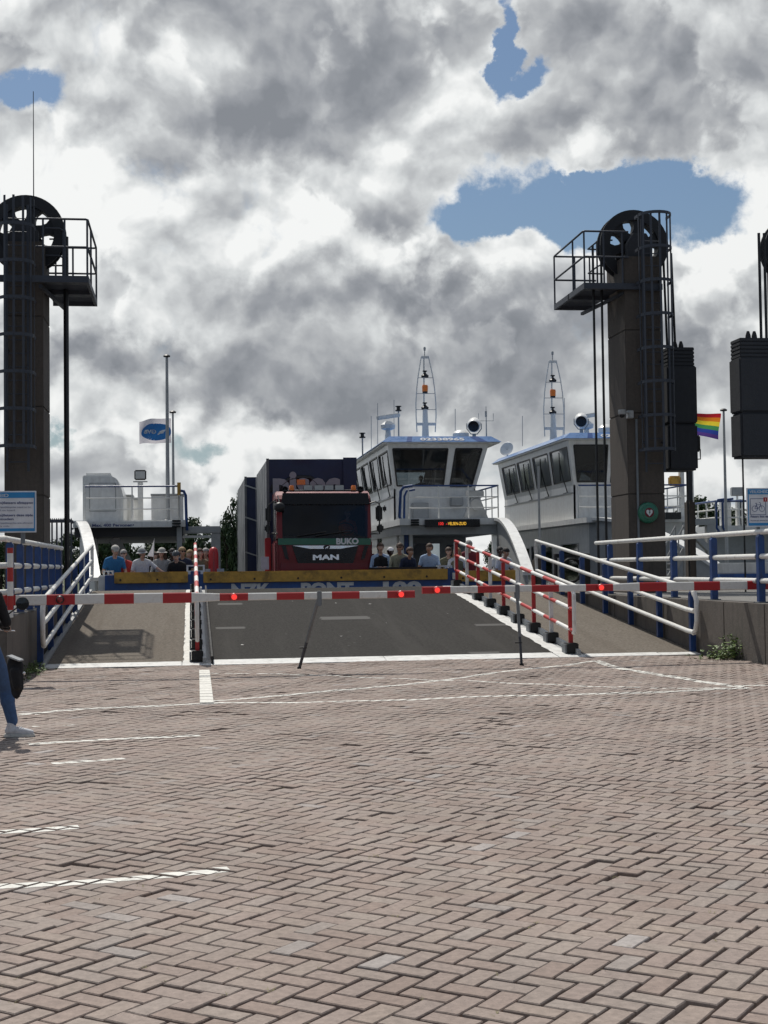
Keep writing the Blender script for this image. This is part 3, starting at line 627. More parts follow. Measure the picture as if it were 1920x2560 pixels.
divider(.07, 'red and white divider rail between the left walkway and the roadway', 'rail_red_white')
divider(6.68, 'red and white divider rail on black feet between roadway and right walkway', 'rail_red_white')
def quay_rail(pts, label, n_posts):
    pts = [Vector(p) for p in pts]; t = thing('quay_railing', label, 'railing', pts[0]); o = Vector((0, 0, 0))
    for h in (.36, .76, 1.16): pipe(t, [p+ZD*h for p in pts], .045, 'white_paint')
    for (a_, b_), n in zip(zip(pts, pts[1:]), n_posts):
        for k in range(n):
            p = a_.lerp(b_, (k+.5)/n)
            MB().prism([(p.x-.055, p.y-.09, p.z), (p.x+.055, p.y-.09, p.z), (p.x+.055, p.y-.09, p.z+1.08), (p.x, p.y-.09, p.z+1.15), (p.x-.055, p.y-.09, p.z+1.08)], (0, .10, 0)).build('post', 'blue_paint', t)
            MB().box((p.x-.09, p.y-.14, p.z-.004), (p.x+.09, p.y+.06, p.z+.02)).build('base_plate', 'galvanised', t)
            for h in (.36, .76): MB().lathe((p.x, p.y+.015, p.z+h), (0, 1, 0), [(.062, 0), (.062, .04)], 10).build('rail_clamp', 'galvanised', t)
    return t
quay_rail([(-8, 21.7, QT), (XL-.05, 21.7, QT), (XL-.05, 31.0, QT)], 'white quay railing on blue posts turning a corner beside the left tower', [3, 7])
quay_rail([(XR+.22, 17.0, QT), (XR+.22, 31.8, QT)], 'white quay railing on blue posts beside the round green box', [7])

# ------------------------------------------------------------------ barrier arms
def barrier(Yb, zb, bounds, first_red, thick, lamps, legs, label, pivot, sag=0.0):
    P = lambda x: at(x, 1486, Yb).x
    t = thing('barrier_arm', label, 'barrier', (pivot, Yb, 0)); red = first_red
    for i, (a_, b_) in enumerate(zip(bounds, bounds[1:])):
        x0, x1 = P(a_), P(b_); h0, h1 = thick(a_), thick(b_); d = .05
        c = min(.03, .012); mb = MB()
        for x, h in ((x0, h0), (x1, h1)):
            pass
        def sec(x, h): return [(x, Yb-d, zb-h/2+.012), (x, Yb-d+.012, zb-h/2), (x, Yb+d-.012, zb-h/2), (x, Yb+d, zb-h/2+.012), (x, Yb+d, zb+h/2-.012), (x, Yb+d-.012, zb+h/2), (x, Yb-d+.012, zb+h/2), (x, Yb-d, zb+h/2-.012)]
        n = 8; mb.add(sec(x0, h0)+sec(x1, h1), [tuple(range(n)), tuple(range(n, 2*n))]+[(k, (k+1) % n, (k+1) % n+n, k+n) for k in range(n)])
        mb.build('red_band' if red else 'white_band', 'red_paint' if red else 'white_paint', t); red = not red
    for x, lit in lamps:
        p = Vector((P(x), Yb-.052, zb)); l = MB().lathe(p, (0, -1, 0), [(.062, -.01), (.062, .03), (.05, .045)], 18).build('lamp', 'red_paint' if lit else 'black_plastic', t, smooth=True)
        MB().lathe(p, (0, -1, 0), [(.045, .044), (.03, .058), (.0, .064)], 14).build('lens', 'lamp_red' if lit else 'lens_red', l, smooth=True)
    for top, foot in legs:
        leg = MB().bar(top, Vector(top).lerp(Vector(foot), .62), .042, .042).build('support_leg', 'galvanised', t)
        MB().bar(Vector(top).lerp(Vector(foot), .60), foot, .036, .036).build('leg_extension', 'cage_steel', leg)
        q = Vector(top).lerp(Vector(foot), .70); MB().tube([q+Vector((-.09, -.01, 0)), q+Vector((.03, -.01, 0))], .012, 8).build('locking_pin', 'black_plastic', leg)
        MB().box((top[0]-.035, Yb-.06, zb-.16), (top[0]+.035, Yb+.06, zb+.07)).build('bracket', 'galvanised', t, bevel=.008)
        MB().box((foot[0]-.03, foot[1]-.03, 0.0), (foot[0]+.03, foot[1]+.03, .03)).build('foot', 'rubber', leg)
    MB().box((pivot-.22, Yb-.25, .0), (pivot+.22, Yb+.25, 1.05)).build('cabinet', 'boat_grey', t, bevel=.02)
    MB().lathe((pivot, Yb-.27, zb), (0, 1, 0), [(.14, 0), (.14, .54)], 16).build('pivot', 'galvanised', t, smooth=True)
    return t
lb_ = [-700, -600, -500, -400, -320, -250, -180, -105, -32, 40, 117, 188, 261, 335, 407, 479, 549, 620, 691, 760, 829, 898, 967, 1036]
barrier(22.05, 1.185, lb_[3:], False, lambda x: .158 if x < 500 else (.150 if x < 540 else .112), [(151, False), (585, True), (1001, True)],
        [((at(798, 1497, 22.05).x, 22.05, 1.17), tuple(gr(748, 1672)))], 'red and white barrier arm on a slanting support leg', at(-420, 1486, 22.05).x)
rb_ = [1055.6, 1125, 1193, 1261, 1328, 1396, 1463, 1531, 1597, 1665, 1733, 1798, 1866, 1935, 2005, 2075]
barrier(22.55, 1.235, rb_, True, lambda x: .112 if x < 1540 else .145, [(1091, True), (1500, True), (1902, False)],
        [((at(1292, 1480, 22.55).x, 22.55, 1.22), tuple(gr(1304, 1663)))], 'red and white barrier arm on an upright support leg', at(2090, 1486, 22.55).x)

# ------------------------------------------------------------------ lift towers
def spoked_wheel(parent, c, rad, y0, y1):
    w_ = MB().lathe(c, (0, 1, 0), [(rad, y0), (rad, y0+.05), (rad-.07, y0+.09), (rad-.07, y1-.09), (rad, y1-.05), (rad, y1), (rad*.71, y1), (rad*.71, y0), (rad, y0)], 48).build('wheel', 'wheel_iron', parent, smooth=True)
    ym = (y0+y1)/2
    for k in range(6):
        a_ = math.pi/3*k+.26; u = Vector((math.cos(a_), 0, math.sin(a_))); v = Vector((-math.sin(a_), 0, math.cos(a_))); C_ = Vector(c)
        pr_ = [(.10, .20), (.28, .15), (.42, .12), (.55, .13), (.65, .20), (.71, .31), (.75, .31)]
        pts = [C_+u*rad*a2+v*rad*b2 for a2, b2 in pr_]+[C_+u*rad*a2-v*rad*b2 for a2, b2 in reversed(pr_)]
        MB().prism([p+Vector((0, y0+.05, 0)) for p in pts], (0, y1-y0-.10, 0)).build('spoke', 'wheel_iron', w_)
    MB().lathe(c, (0, 1, 0), [(.20, y0-.04), (.20, y1+.04)], 20).build('hub', 'wheel_iron', w_, smooth=True)
    MB().lathe(c, (0, 1, 0), [(.07, y0-.35), (.07, y1+.35)], 14).build('axle', 'cage_steel', w_, smooth=True)
    return w_
def tower(name_label, xc, wd, yf, dp, ztop, zwheel, inner, zplat, cage_x, yplat, pw=1.0):
    s = inner                                              # +1: platform towards +X
    t = thing('lift_tower', name_label, 'tower', (xc, yf+dp/2, QT-.3))
    zs = [-1.5, 3.25, 5.15, 7.1, ztop]
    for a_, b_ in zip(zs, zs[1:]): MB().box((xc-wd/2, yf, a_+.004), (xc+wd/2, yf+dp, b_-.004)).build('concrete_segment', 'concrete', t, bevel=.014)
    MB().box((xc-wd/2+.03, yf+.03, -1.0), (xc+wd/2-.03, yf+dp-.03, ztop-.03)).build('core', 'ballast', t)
    yw = yf+dp/2
    spoked_wheel(t, (xc, yw, zwheel), .84, -.17, .17)
    for yb in (yf+.12, yf+dp-.34):
        MB().prism([(xc-.30, yb, ztop-.012), (xc+.30, yb, ztop-.012), (xc+.30, yb, zwheel-.05), (xc+.16, yb, zwheel+.18), (xc-.16, yb, zwheel+.18), (xc-.30, yb, zwheel-.05)], (0, .2, 0)).build('bearing', 'ballast', t)
    # platform and its railing
    if pw:
        xi = xc+s*wd/2; xo = xi+s*pw; ya, yb = yplat, yplat+2.8
        pl = MB()
        for y_ in (ya, (ya+yb)/2-.05, yb-.1): pl.box((xi-s*.9 if y_ == ya else xi, y_, zplat-.14), (xo, y_+.08, zplat))
        pl.box((xo-s*.06, ya+.082, zplat-.138), (xo, yb-.10, zplat-.002)); pl.bar((xi-s*.02, ya+.15, zplat-.20), (xi+s*.30*pw, yb-.1, zplat-.24), .07)
        po_ = pl.build('platform', 'cage_steel', t)
        gt = MB(); k = 0.0
        while k < 2.62:
            gt.box((min(xi, xo-s*.07), ya+.09+k, zplat-.05), (max(xi, xo-s*.07), ya+.125+k, zplat-.015)); k += .075
        gt.box((xi, ya+.09, zplat-.052), (xo-s*.07, ya+.72, zplat-.048)); gt.box((xi, ya+1.55, zplat-.052), (xo-s*.07, ya+2.1, zplat-.048))
        gt.build('grating', 'cage_steel', po_)
        for h in (.62, 1.22):
            pipe(t, [(xi-s*.1, ya+.04, zplat+h), (xo-s*.06, ya+.04, zplat+h), (xo-s*.02, ya+.10, zplat+h), (xo-s*.02, yb-.1, zplat+h), (xo-s*.06, yb-.04, zplat+h), (xi-s*.1, yb-.04, zplat+h)], .024, 'cage_steel', 'guard_rail')
            pipe(t, [(xi+s*.02, ya+.9, zplat+h), (xi+s*.32, ya+.9, zplat+h), (xi+s*.40, ya+1.0, zplat+h-.04), (xi+s*.40, ya+1.7, zplat+h-.04), (xi+s*.02, ya+1.75, zplat+h-.04)], .02, 'cage_steel', 'guard_rail')
        for x_, y_ in ((xi+s*.05, ya+.04), (xi+s*.5, ya+.04), (xo-s*.03, ya+.04), (xo-s*.02, ya+1.0), (xo-s*.02, yb-.05), (xi+s*.45, yb-.04), (xi+s*.38, ya+1.0), (xi+s*.06, yb-.04)):
            MB().tube([(x_, y_, zplat-.02), (x_, y_, zplat+1.22)], .022, 8).build('guard_post', 'cage_steel', t, smooth=True)
    # caged ladder on the front
    cx, rad = cage_x, .38; yc = yf-.42; zb, zt = 4.25, zwheel+.45
    la = MB().bar((cx-.22, yf-.14, zb-.5), (cx-.22, yf-.14, zt), .05, .03).bar((cx+.22, yf-.14, zb-.5), (cx+.22, yf-.14, zt), .05, .03).build('ladder', 'cage_steel', t)
    z = zb-.3
    while z < zt-.3: MB().tube([(cx-.22, yf-.14, z), (cx+.22, yf-.14, z)], .013, 6).build('rung', 'cage_steel', la); z += .29
    cg = MB()
    for k in range(7):
        a_ = math.pi+math.pi*k/6; cg.bar((cx+rad*math.cos(a_), yc+.02+rad*math.sin(a_), zb), (cx+rad*math.cos(a_), yc+.02+rad*math.sin(a_), zt+.05), .05, .012, (math.cos(a_), math.sin(a_), 0))
    co_ = cg.build('cage', 'cage_steel', t)
    z = zb
    while z < zt+.1:
        pts = [(cx-rad, yf-.12, z)]+[(cx+rad*math.cos(math.pi+math.pi*k/10), yc+rad*math.sin(math.pi+math.pi*k/10), z) for k in range(11)]+[(cx+rad, yf-.12, z)]
        h_ = MB()
        for a_, b_ in zip(pts, pts[1:]): h_.bar(a_, b_, .012, .07)
        h_.build('hoop', 'cage_steel', co_); z += .78
    for z in (zb+.2, zb+2.1, zb+4): MB().bar((cx-.22, yf-.14, z), (cx-.22, yf+.02, z), .04).bar((cx+.22, yf-.14, z), (cx+.22, yf+.02, z), .04).build('wall_bracket', 'cage_steel', t)
    return t
tower('dark concrete lift tower carrying a tall whip antenna beside the left walkway', -3.55, .82, 31.0, 1.4, 8.72, 9.02, 1, 7.88, -3.66, 30.5)
tower('dark concrete lift tower with a round green box on its face', 10.52, .88, 32.0, 1.4, 8.85, 9.24, -1, 8.18, 10.70, 31.9)
tower('concrete lift tower mostly hidden behind its hanging counterweight', 14.62, .88, 32.0, 1.4, 8.85, 9.2, -1, 8.1, 14.7, 31.9, 0)
def cable(pts, r, label, group=None):
    o = MB().tube(pts, r, 8).build('lifting_cable', 'black_plastic', smooth=True); tag(o, label, 'cable', group); return o
cable([(-2.72, 31.75, 9.0), (-2.72, 31.75, 1.0)], .058, 'thick black lifting cable hanging from the left tower wheel')
for dx in (-.10, .10): cable([(9.58+dx, 32.5, 9.2), (9.58+dx, 32.5, 1.0)], .03, 'thin black lifting cable in front of the second ferry, one of a pair', 'paired lifting cables')
for dx in (-.06, .07): cable([(13.22+dx, 31.4, 9.3), (13.22+dx, 31.4, 6.7)], .035, 'short black cable holding the nearer counterweight', 'counterweight cables')
cable([(12.56, 31.2, 4.15), (12.56, 31.2, .5)], .022, 'thin guide cable below the nearer counterweight')
cable([(11.88, 33.0, 3.9), (11.88, 33.0, .5)], .022, 'thin guide cable below the counterweight beside the green box tower')
for dx in (-.1, .1): cable([(11.40+dx, 32.75, 9.1), (11.55+dx, 33.0, 6.5)], .03, 'black cable running down to the counterweight behind the ladder cage', 'far counterweight cables')
def counterweight(x0, x1, y0, y1, z0, z1, label):
    t = thing('counterweight', label, 'counterweight', ((x0+x1)/2, (y0+y1)/2, z0)); zc = z0+(z1-z0)*.38; zl = z1-.45
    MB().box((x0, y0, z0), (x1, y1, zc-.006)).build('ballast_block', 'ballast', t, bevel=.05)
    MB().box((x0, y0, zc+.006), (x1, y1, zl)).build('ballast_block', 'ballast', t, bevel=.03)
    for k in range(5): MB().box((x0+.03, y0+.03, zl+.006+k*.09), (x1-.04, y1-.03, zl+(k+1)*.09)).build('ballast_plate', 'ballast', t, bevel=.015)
    for x in (x0+.35, x0+.5): MB().lathe((x, (y0+y1)/2, z1), (0, 0, 1), [(.07, -.01), (.06, .10), (.03, .2)], 10).build('cable_socket', 'black_plastic', t, smooth=True)
counterweight(11.32, 12.06, 32.7, 33.5, 3.85, 6.82, 'grey concrete counterweight hanging behind the green box tower')
counterweight(12.46, 13.6, 31.0, 31.65, 4.02, 6.78, 'dark counterweight block with a lit side beside the rainbow flag')
o = MB().tube([(-3.33, 31.0, 9.0), (-3.33, 31.0, 11.98)], [.014, .008], 6).build('whip_antenna', 'black_plastic'); tag(o, 'tall thin whip antenna on top of the left tower', 'antenna')
# things on the towers
p = at(1619, 1282, 31.98); t = thing('defibrillator_cabinet', 'round green defibrillator cabinet with white heart on the tower face', 'cabinet', (p.x, 31.98, p.z-.24))
MB().lathe((p.x, 32.02, p.z), (0, -1, 0), [(.245, 0), (.245, .10), (.22, .14), (.19, .15)], 32).build('housing', 'aed_green', t, smooth=True)
MB().lathe((p.x, 32.02, p.z), (0, -1, 0), [(.17, .148), (.16, .165), (.11, .172)], 28).build('cover', 'aed_green', t, smooth=True)
MB().lathe((p.x, 32.02, p.z), (0, -1, 0), [(.115, .170), (.105, .176)], 24).build('badge', 'cloth_maroon', t)
hp = [(0, -.085), (.07, -.01), (.075, .045), (.04, .07), (0, .045), (-.04, .07), (-.075, .045), (-.07, -.01)]
MB().prism([(p.x+a_, 31.842, p.z+b_) for a_, b_ in hp], (0, -.006, 0)).build('heart', 'letter_white', t)
MB().prism([(p.x+a_, 31.835, p.z+b_) for a_, b_ in ((.0, .05), (.022, .05), (.008, .01), (.024, .01), (-.012, -.06), (.0, -.01), (-.02, -.01))], (0, -.004, 0)).build('bolt_mark', 'aed_green', t)
p = at(1558, 1036, 31.9); t = thing('security_camera', 'grey security camera on the green box tower above eye level', 'camera', (p.x, 31.9, p.z-.1))
MB().box((p.x+.10, 31.85, p.z-.09), (p.x+.24, 32.01, p.z+.09)).build('wall_box', 'boat_grey', t, bevel=.01)
MB().tube([(p.x+.12, 31.84, p.z+.03), (p.x-.05, 31.75, p.z+.04)], .03, 10).build('arm', 'boat_grey', t)
MB().lathe((p.x-.08, 31.74, p.z+.04), (0, 0, -1), [(.085, -.05), (.09, .03), (.075, .06)], 16).build('hood', 'boat_grey', t, smooth=True)
MB().ball((p.x-.08, 31.74, p.z-.03), .068, 12).build('dome', 'gloss_black', t, smooth=True)
o = MB().bar((10.30, 31.985, 1.0), (10.30, 31.985, 5.0), .05, .03).build('conduit', 'galvanised'); tag(o, 'grey cable conduit running up the green box tower', 'conduit')
# signs on the quay railings
def sign(x0, x1, y_top, y_bot, Yp, label):
    a_, b_ = at(x0, y_top, Yp), at(x1, y_bot, Yp); t = thing('safety_sign', label, 'sign', ((a_.x+b_.x)/2, Yp, QT+1.08))
    MB().box((a_.x, Yp, b_.z), (b_.x, Yp+.02, a_.z)).build('panel', 'sign_white', t, bevel=.004)
    hgt = a_.z-b_.z
    MB().box((a_.x+.02, Yp-.004, a_.z-.02-hgt*.135), (b_.x-.02, Yp-.0005, a_.z-.02)).build('header', 'sign_blue', t)
    MB().box((a_.x+.02, Yp-.004, b_.z+.02), (b_.x-.02, Yp-.0005, b_.z+.02+hgt*.07)).build('footer', 'sign_blue', t)
    MB().box((b_.x-.035, Yp-.0035, b_.z+.021+hgt*.07), (b_.x-.02, Yp-.0005, a_.z-.021-hgt*.135)).build('edge_strip', 'sign_blue', t)
    MB().box((a_.x+.02, Yp-.0035, b_.z+.021+hgt*.07), (a_.x+.035, Yp-.0005, a_.z-.021-hgt*.135)).build('edge_strip', 'sign_blue', t)
    for x in (a_.x+.2, b_.x-.2): MB().box((x-.03, Yp+.022, QT+1.08), (x+.03, Yp+.07, a_.z-.03)).build('post', 'galvanised', t)
    return t, a_, b_, hgt
t, a_, b_, hg = sign(-62, 91, 1228, 1331, 21.55, 'white and blue safety sign with four text lines on the left quay railing')
def tl(t, s, x, z, Yp, h, m, bold=0.0): return text(s, 'lettering', m, t, (x, Yp-.0025, z), XD, ZD, h, None, .003, bold, center=False)
def trl(t, s, xr, z, Yp, h, m, bold=0.0, width=.6): return text(s, 'lettering', m, t, (xr-width/2, Yp-.0025, z), XD, ZD, h, width, .003, bold)
trl(t, 'VEILIGHEID', b_.x-.40, a_.z-.088, 21.548, .046, 'letter_white', .01, .48)
trl(t, '(Brom)fietsers afstappen', b_.x-.05, a_.z-.19, 21.55, .034, 'sign_ink', .012, .60)
trl(t, '(Motorized)bicycles need to be', b_.x-.08, a_.z-.25, 21.55, .022, 'sign_grey', 0, .57)
trl(t, 'walked on board', b_.x-.31, a_.z-.295, 21.55, .022, 'sign_grey', 0, .34)
trl(t, '(Brom)fietsers deze zijde', b_.x-.05, a_.z-.375, 21.55, .034, 'sign_ink', .012, .60)
trl(t, 'aanhouden', b_.x-.33, a_.z-.43, 21.55, .034, 'sign_ink', .012, .32)
trl(t, '(Motorized)bicycles are allowed', b_.x-.06, a_.z-.485, 21.55, .022, 'sign_grey', 0, .59)
trl(t, 'on this side', b_.x-.39, a_.z-.53, 21.55, .022, 'sign_grey', 0, .26)
Ys = 22.4
t, a_, b_, hg = sign(1866, 2010, 1220, 1316, Ys, 'white and blue safety sign with a bicycle pictogram on the right quay railing')
tl(t, 'VEILIGHEID', a_.x+.05, a_.z-.085, Ys-.002, .046, 'letter_white', .012)
tl(t, 'Fietsers deze zijde aanhouden', a_.x+.06, b_.z+.155, Ys, .032, 'sign_ink', .012)
tl(t, 'Bicycles are allowed on this side', a_.x+.06, b_.z+.095, Ys, .022, 'sign_grey')
def ring(cx, cz, r_, w_, n=24, Yp=Ys): return MB().lathe((cx, Yp, cz), (0, -1, 0), [(r_-w_, .0005), (r_, .0005), (r_, .003), (r_-w_, .003), (r_-w_, .0005)], n)
sx, sz = a_.x+.06, b_.z+.20; sq = .265
fb = MB()
for q0, q1 in (((sx, sz), (sx+sq, sz)), ((sx+sq, sz), (sx+sq, sz+sq)), ((sx+sq, sz+sq), (sx, sz+sq)), ((sx, sz+sq), (sx, sz))): fb.bar((q0[0], Ys-.002, q0[1]), (q1[0], Ys-.002, q1[1]), .008, .003, (0, 1, 0))
fb.build('pictogram_frame', 'sign_ink', t)
ring(sx+.075, sz+.10, .05, .007).build('pictogram_wheel', 'sign_ink', t); ring(sx+.20, sz+.10, .05, .007).build('pictogram_wheel', 'sign_ink', t)
bk = MB(); q = lambda a2, b2: (sx+a2, Ys-.0015, sz+b2)
for a2, b2 in ((q(.075, .10), q(.105, .165)), (q(.105, .165), q(.18, .165)), (q(.18, .165), q(.20, .10)), (q(.105, .165), q(.13, .10)), (q(.13, .10), q(.18, .16)), (q(.13, .10), q(.075, .10)), (q(.105, .165), q(.10, .19)), (q(.085, .19), q(.12, .19)), (q(.18, .165), q(.172, .20)), (q(.172, .20), q(.15, .205))): bk.bar(a2, b2, .007, .003, (0, 1, 0))
bk.build('pictogram_bicycle', 'sign_ink', t)
MB().box((sx+sq-.035, Ys-.004, sz+sq-.05), (sx+sq+.03, Ys-.0002, sz+sq+.02)).build('warning_tab', 'red_paint', t)
text('!', 'lettering', 'letter_white', t, (sx+sq-.002, Ys-.0045, sz+sq-.04), XD, ZD, .045, .012, .003, .01)
# marker pole and far fence at the left
x_, y_ = at(25, 1400, 21.6).x, 21.62
o = MB().tube([(x_, y_, QT-.01), (x_, y_, QT+1.02)], .045, 12).build('marker_pole', 'pole_red_white', smooth=True); tag(o, 'red and white striped marker pole on the left quay corner', 'pole')
t = thing('security_fence', 'grey upright bar fence with spiked edge behind the left tower', 'fence', (-3.6, 36.5, QT))
xa, xb = at(118, 1310, 36.5).x, at(178, 1310, 36.5).x; zt = at(150, 1307, 36.5).z
for k in range(6): x = xa+(xb-xa)*k/5; MB().box((x-.02, 36.48, QT), (x+.02, 36.52, zt)).build('bar', 'cage_steel', t)
MB().box((xa, 36.47, zt+.002), (xb+.05, 36.53, zt+.06)).build('top_rail', 'cage_steel', t)
sp = MB()
for k in range(14): x = xa+(xb-xa)*k/13; sp.add([(x-.03, 36.5, zt+.06), (x+.03, 36.5, zt+.06), (x, 36.5, zt+.13), (x, 36.49, zt+.06)], [(0, 1, 2), (0, 3, 2), (3, 1, 2)])
for k in range(12): z = QT+.2+(zt-QT-.2)*k/11; sp.add([(xb+.02, 36.5, z-.03), (xb+.02, 36.5, z+.03), (xb+.10, 36.5, z), (xb+.02, 36.49, z)], [(0, 1, 2), (0, 3, 2), (3, 1, 2)])
sp.build('spikes', 'cage_steel', t)
# ------------------------------------------------------------------ ferries
def ribbon(pts, x_of, w, t):                       # curved plate following (Y, z) points; x_of(Y) outer edge, width w
    mb = MB(); vs = []; fs = []
    for i, (y, z) in enumerate(pts):
        xo, xi = x_of(y), x_of(y)-w
        vs += [(xo, y, z), (xi, y, z), (xi, y, z-t), (xo, y, z-t)]
        if i:
            b = 4*i
            for k in range(4): fs.append((b-4+k, b-4+(k+1) % 4, b+(k+1) % 4, b+k))
    n = len(vs); fs += [(0, 1, 2, 3), (n-1, n-2, n-3, n-4)]
    return mb.add(vs, fs)
def arch(root, xa, xb, ya, yb, za, zb, sgn, name='bulwark'):   # sgn +1: right-hand side (outer edge at larger X)
    pts = []; n = 12
    for k in range(n+1):
        s = k/n; y = yb+(ya-yb)*s; z = zb+(za-zb)*math.sin(min(1, s*1.02)*math.pi/2)**.9 if False else zb+(za-zb)*(1-(1-s)**1.9)
        pts.append((y, z))
    xo = lambda y: xb+(xa-xb)*((y-yb)/(ya-yb))
    b = ribbon(pts, (lambda y: xo(y)) if sgn > 0 else (lambda y: xo(y)+.32), .32, .10).build(name, 'boat_white', root)
    w = MB(); vs = []; fs = []
    for i, (y, z) in enumerate(pts):
        x = xo(y)-sgn*.16; vs += [(x, y, z-.10), (x, y, .3)]
        if i: q = 2*i; fs.append((q-2, q-1, q+1, q))
    o = MB().add(vs, fs).build('bulwark_plate', 'boat_grey', b)
    md = o.modifiers.new('thick', 'SOLIDIFY'); md.thickness = .05
    return b
def wheelhouse(root, X, Yf, dz, fwin, swin, length=11.8, number='', numpx=None):
    # X: eave left edge; all other offsets follow the measured section
    zs, zt, ze, zr = 4.42+dz, 6.02+dz, 6.07+dz, 6.29+dz; zd = 3.22
    xs0, xs1, xt0, xt1 = X+.47, X+3.44, X+.23, X+3.91; yb = Yf+length; yw = Yf+.35
    body = MB(); 
    body.grid([(xs0, yw, zd), (xs1, yw, zd), (xs1, yw, zs), (xs0, yw, zs)], [], .06)
    body.grid([(xs0, yb, zd), (xs0, yw, zd), (xs0, yw, zs), (xs0, yb, zs)], [], .06)
    body.grid([(xs1, yw, zd), (xs1, yb, zd), (xs1, yb, zs), (xs1, yw, zs)], [], .06)
    body.grid([(xs1, yb, zd), (xs0, yb, zd), (xs0, yb, zs), (xs1, yb, zs)], [], .06)
    yt = Yf+.10
    fq = [(xs0, yw, zs), (xs1, yw, zs), (xt1, yt, zt), (xt0, yt, zt)]
    lq = [(xs0, yb, zs), (xs0, yw, zs), (xt0, yt, zt), (xt0, yb+.2, zt)]
    rq = [(xs1, yw, zs), (xs1, yb, zs), (xt1, yb+.2, zt), (xt1, yt, zt)]
    bq = [(xs1, yb, zs), (xs0, yb, zs), (xt0, yb+.2, zt), (xt1, yb+.2, zt)]
    rw = [(.03, .08, .24, .88), (.27, .08, .48, .88), (.52, .08, .73, .88), (.76, .08, .97, .88)]; bw = [(.08, .08, .48, .88), (.52, .08, .92, .88)]
    for q, op in ((fq, fwin), (lq, swin), (rq, rw), (bq, bw)): body.grid(q, op, .06)
    wo = body.build('wheelhouse', 'boat_white', root)
    for q, op in ((fq, fwin), (lq, swin), (rq, rw), (bq, bw)):
        for w_ in op:
            pane(q, w_, 'window_pane', 'side_glass' if (q is lq and X > 10) else 'window_glass', wo); frame(q, w_, 'window_frame', 'black_plastic', wo, .05, .025)
    # roof: frustum with overhanging eave and a pale soffit
    e = [(X, Yf-.15, ze), (X+4.33, Yf-.15, ze), (X+4.33, yb+.55, ze), (X, yb+.55, ze)]; tp = [(X+.30, Yf+.12, zr), (X+4.0, Yf+.12, zr), (X+4.0, yb+.3, zr), (X+.30, yb+.3, zr)]
    ro = MB().hexa(e+tp).build('roof', 'roof_blue', root)
    MB().box((X+.06, Yf-.09, ze-.045), (X+4.27, yb+.49, ze-.003)).build('soffit', 'boat_white', ro)
    def onf(u0, u1, v0, v1, name, m, off=.004):    # patch on the sloping front fascia
        P = lambda u, v: Vector(e[0]).lerp(Vector(e[1]), u).lerp(Vector(tp[0]).lerp(Vector(tp[1]), u), v)
        nrm = (Vector(e[1])-Vector(e[0])).cross(Vector(tp[0])-Vector(e[0])).normalized()
        q = [P(u0, v0), P(u1, v0), P(u1-.02, v1), P(u0-.02, v1)]; return MB().hexa(q_fix([k+nrm*off for k in q], nrm*off*1.5)).build(name, m, ro)
    onf(.20, .245, .04, .96, 'stripe', 'roof_deep_blue'); onf(.80, .88, .04, .96, 'stripe', 'roof_deep_blue')
    ud = Vector(tp[0])-Vector(e[0]); ud.x = 0
    c = Vector(e[0]).lerp(Vector(e[1]), .505); c += ud*.22; nrm = XD.cross(ud.normalized())
    text(number, 'registration_number', 'letter_white', ro, c+nrm*.006, XD, ud, .155, 1.60, .006, .035)
    # interior
    MB().box((xs0+.4, yw+.25, zd), (xs1-.35, yw+1.0, zs+.05)).build('console', 'black_plastic', wo, bevel=.04)
    MB().box((xs0+.07, yw+.07, zd), (xs1-.07, yb-.07, zd+.03)).build('floor', 'boat_dark', wo)
    MB().box((xt0+.1, yt+.1, zt-.10), (xt1-.1, yb+.05, zt-.02)).build('ceiling', 'boat_grey', wo)
    MB().box((xs1-1.1, yw+2.2, zd), (xs1-.3, yw+2.9, zs+.75)).build('cabinet', 'boat_grey', wo)
    # wipers on the side windows
    P = lambda u, v: (Vector(lq[0]).lerp(Vector(lq[1]), u)).lerp(Vector(lq[3]).lerp(Vector(lq[2]), u), v)+Vector((-.07, 0, 0))
    for w_ in swin:
        for uu in (w_[0]+(w_[2]-w_[0])*.72,):
            MB().tube([P(uu-.03, -.16), P(uu+.02, -.14), P(uu-.015, .22), P(uu-.03, .62)], .022, 6).build('wiper', 'black_plastic', wo)
            MB().bar(P(uu-.045, .15), P(uu-.02, .78), .03, .04).build('wiper_blade', 'black_plastic', wo)
    MB().bar((xs0-.03, yw+.1, zs-.28), (xs0-.03, yb-.1, zs-.28), .04, .05).build('rubbing_strip', 'boat_grey', wo)
    return wo, ro, dict(xs0=xs0, xs1=xs1, yw=yw, yb=yb, zr=zr, zs=zs)
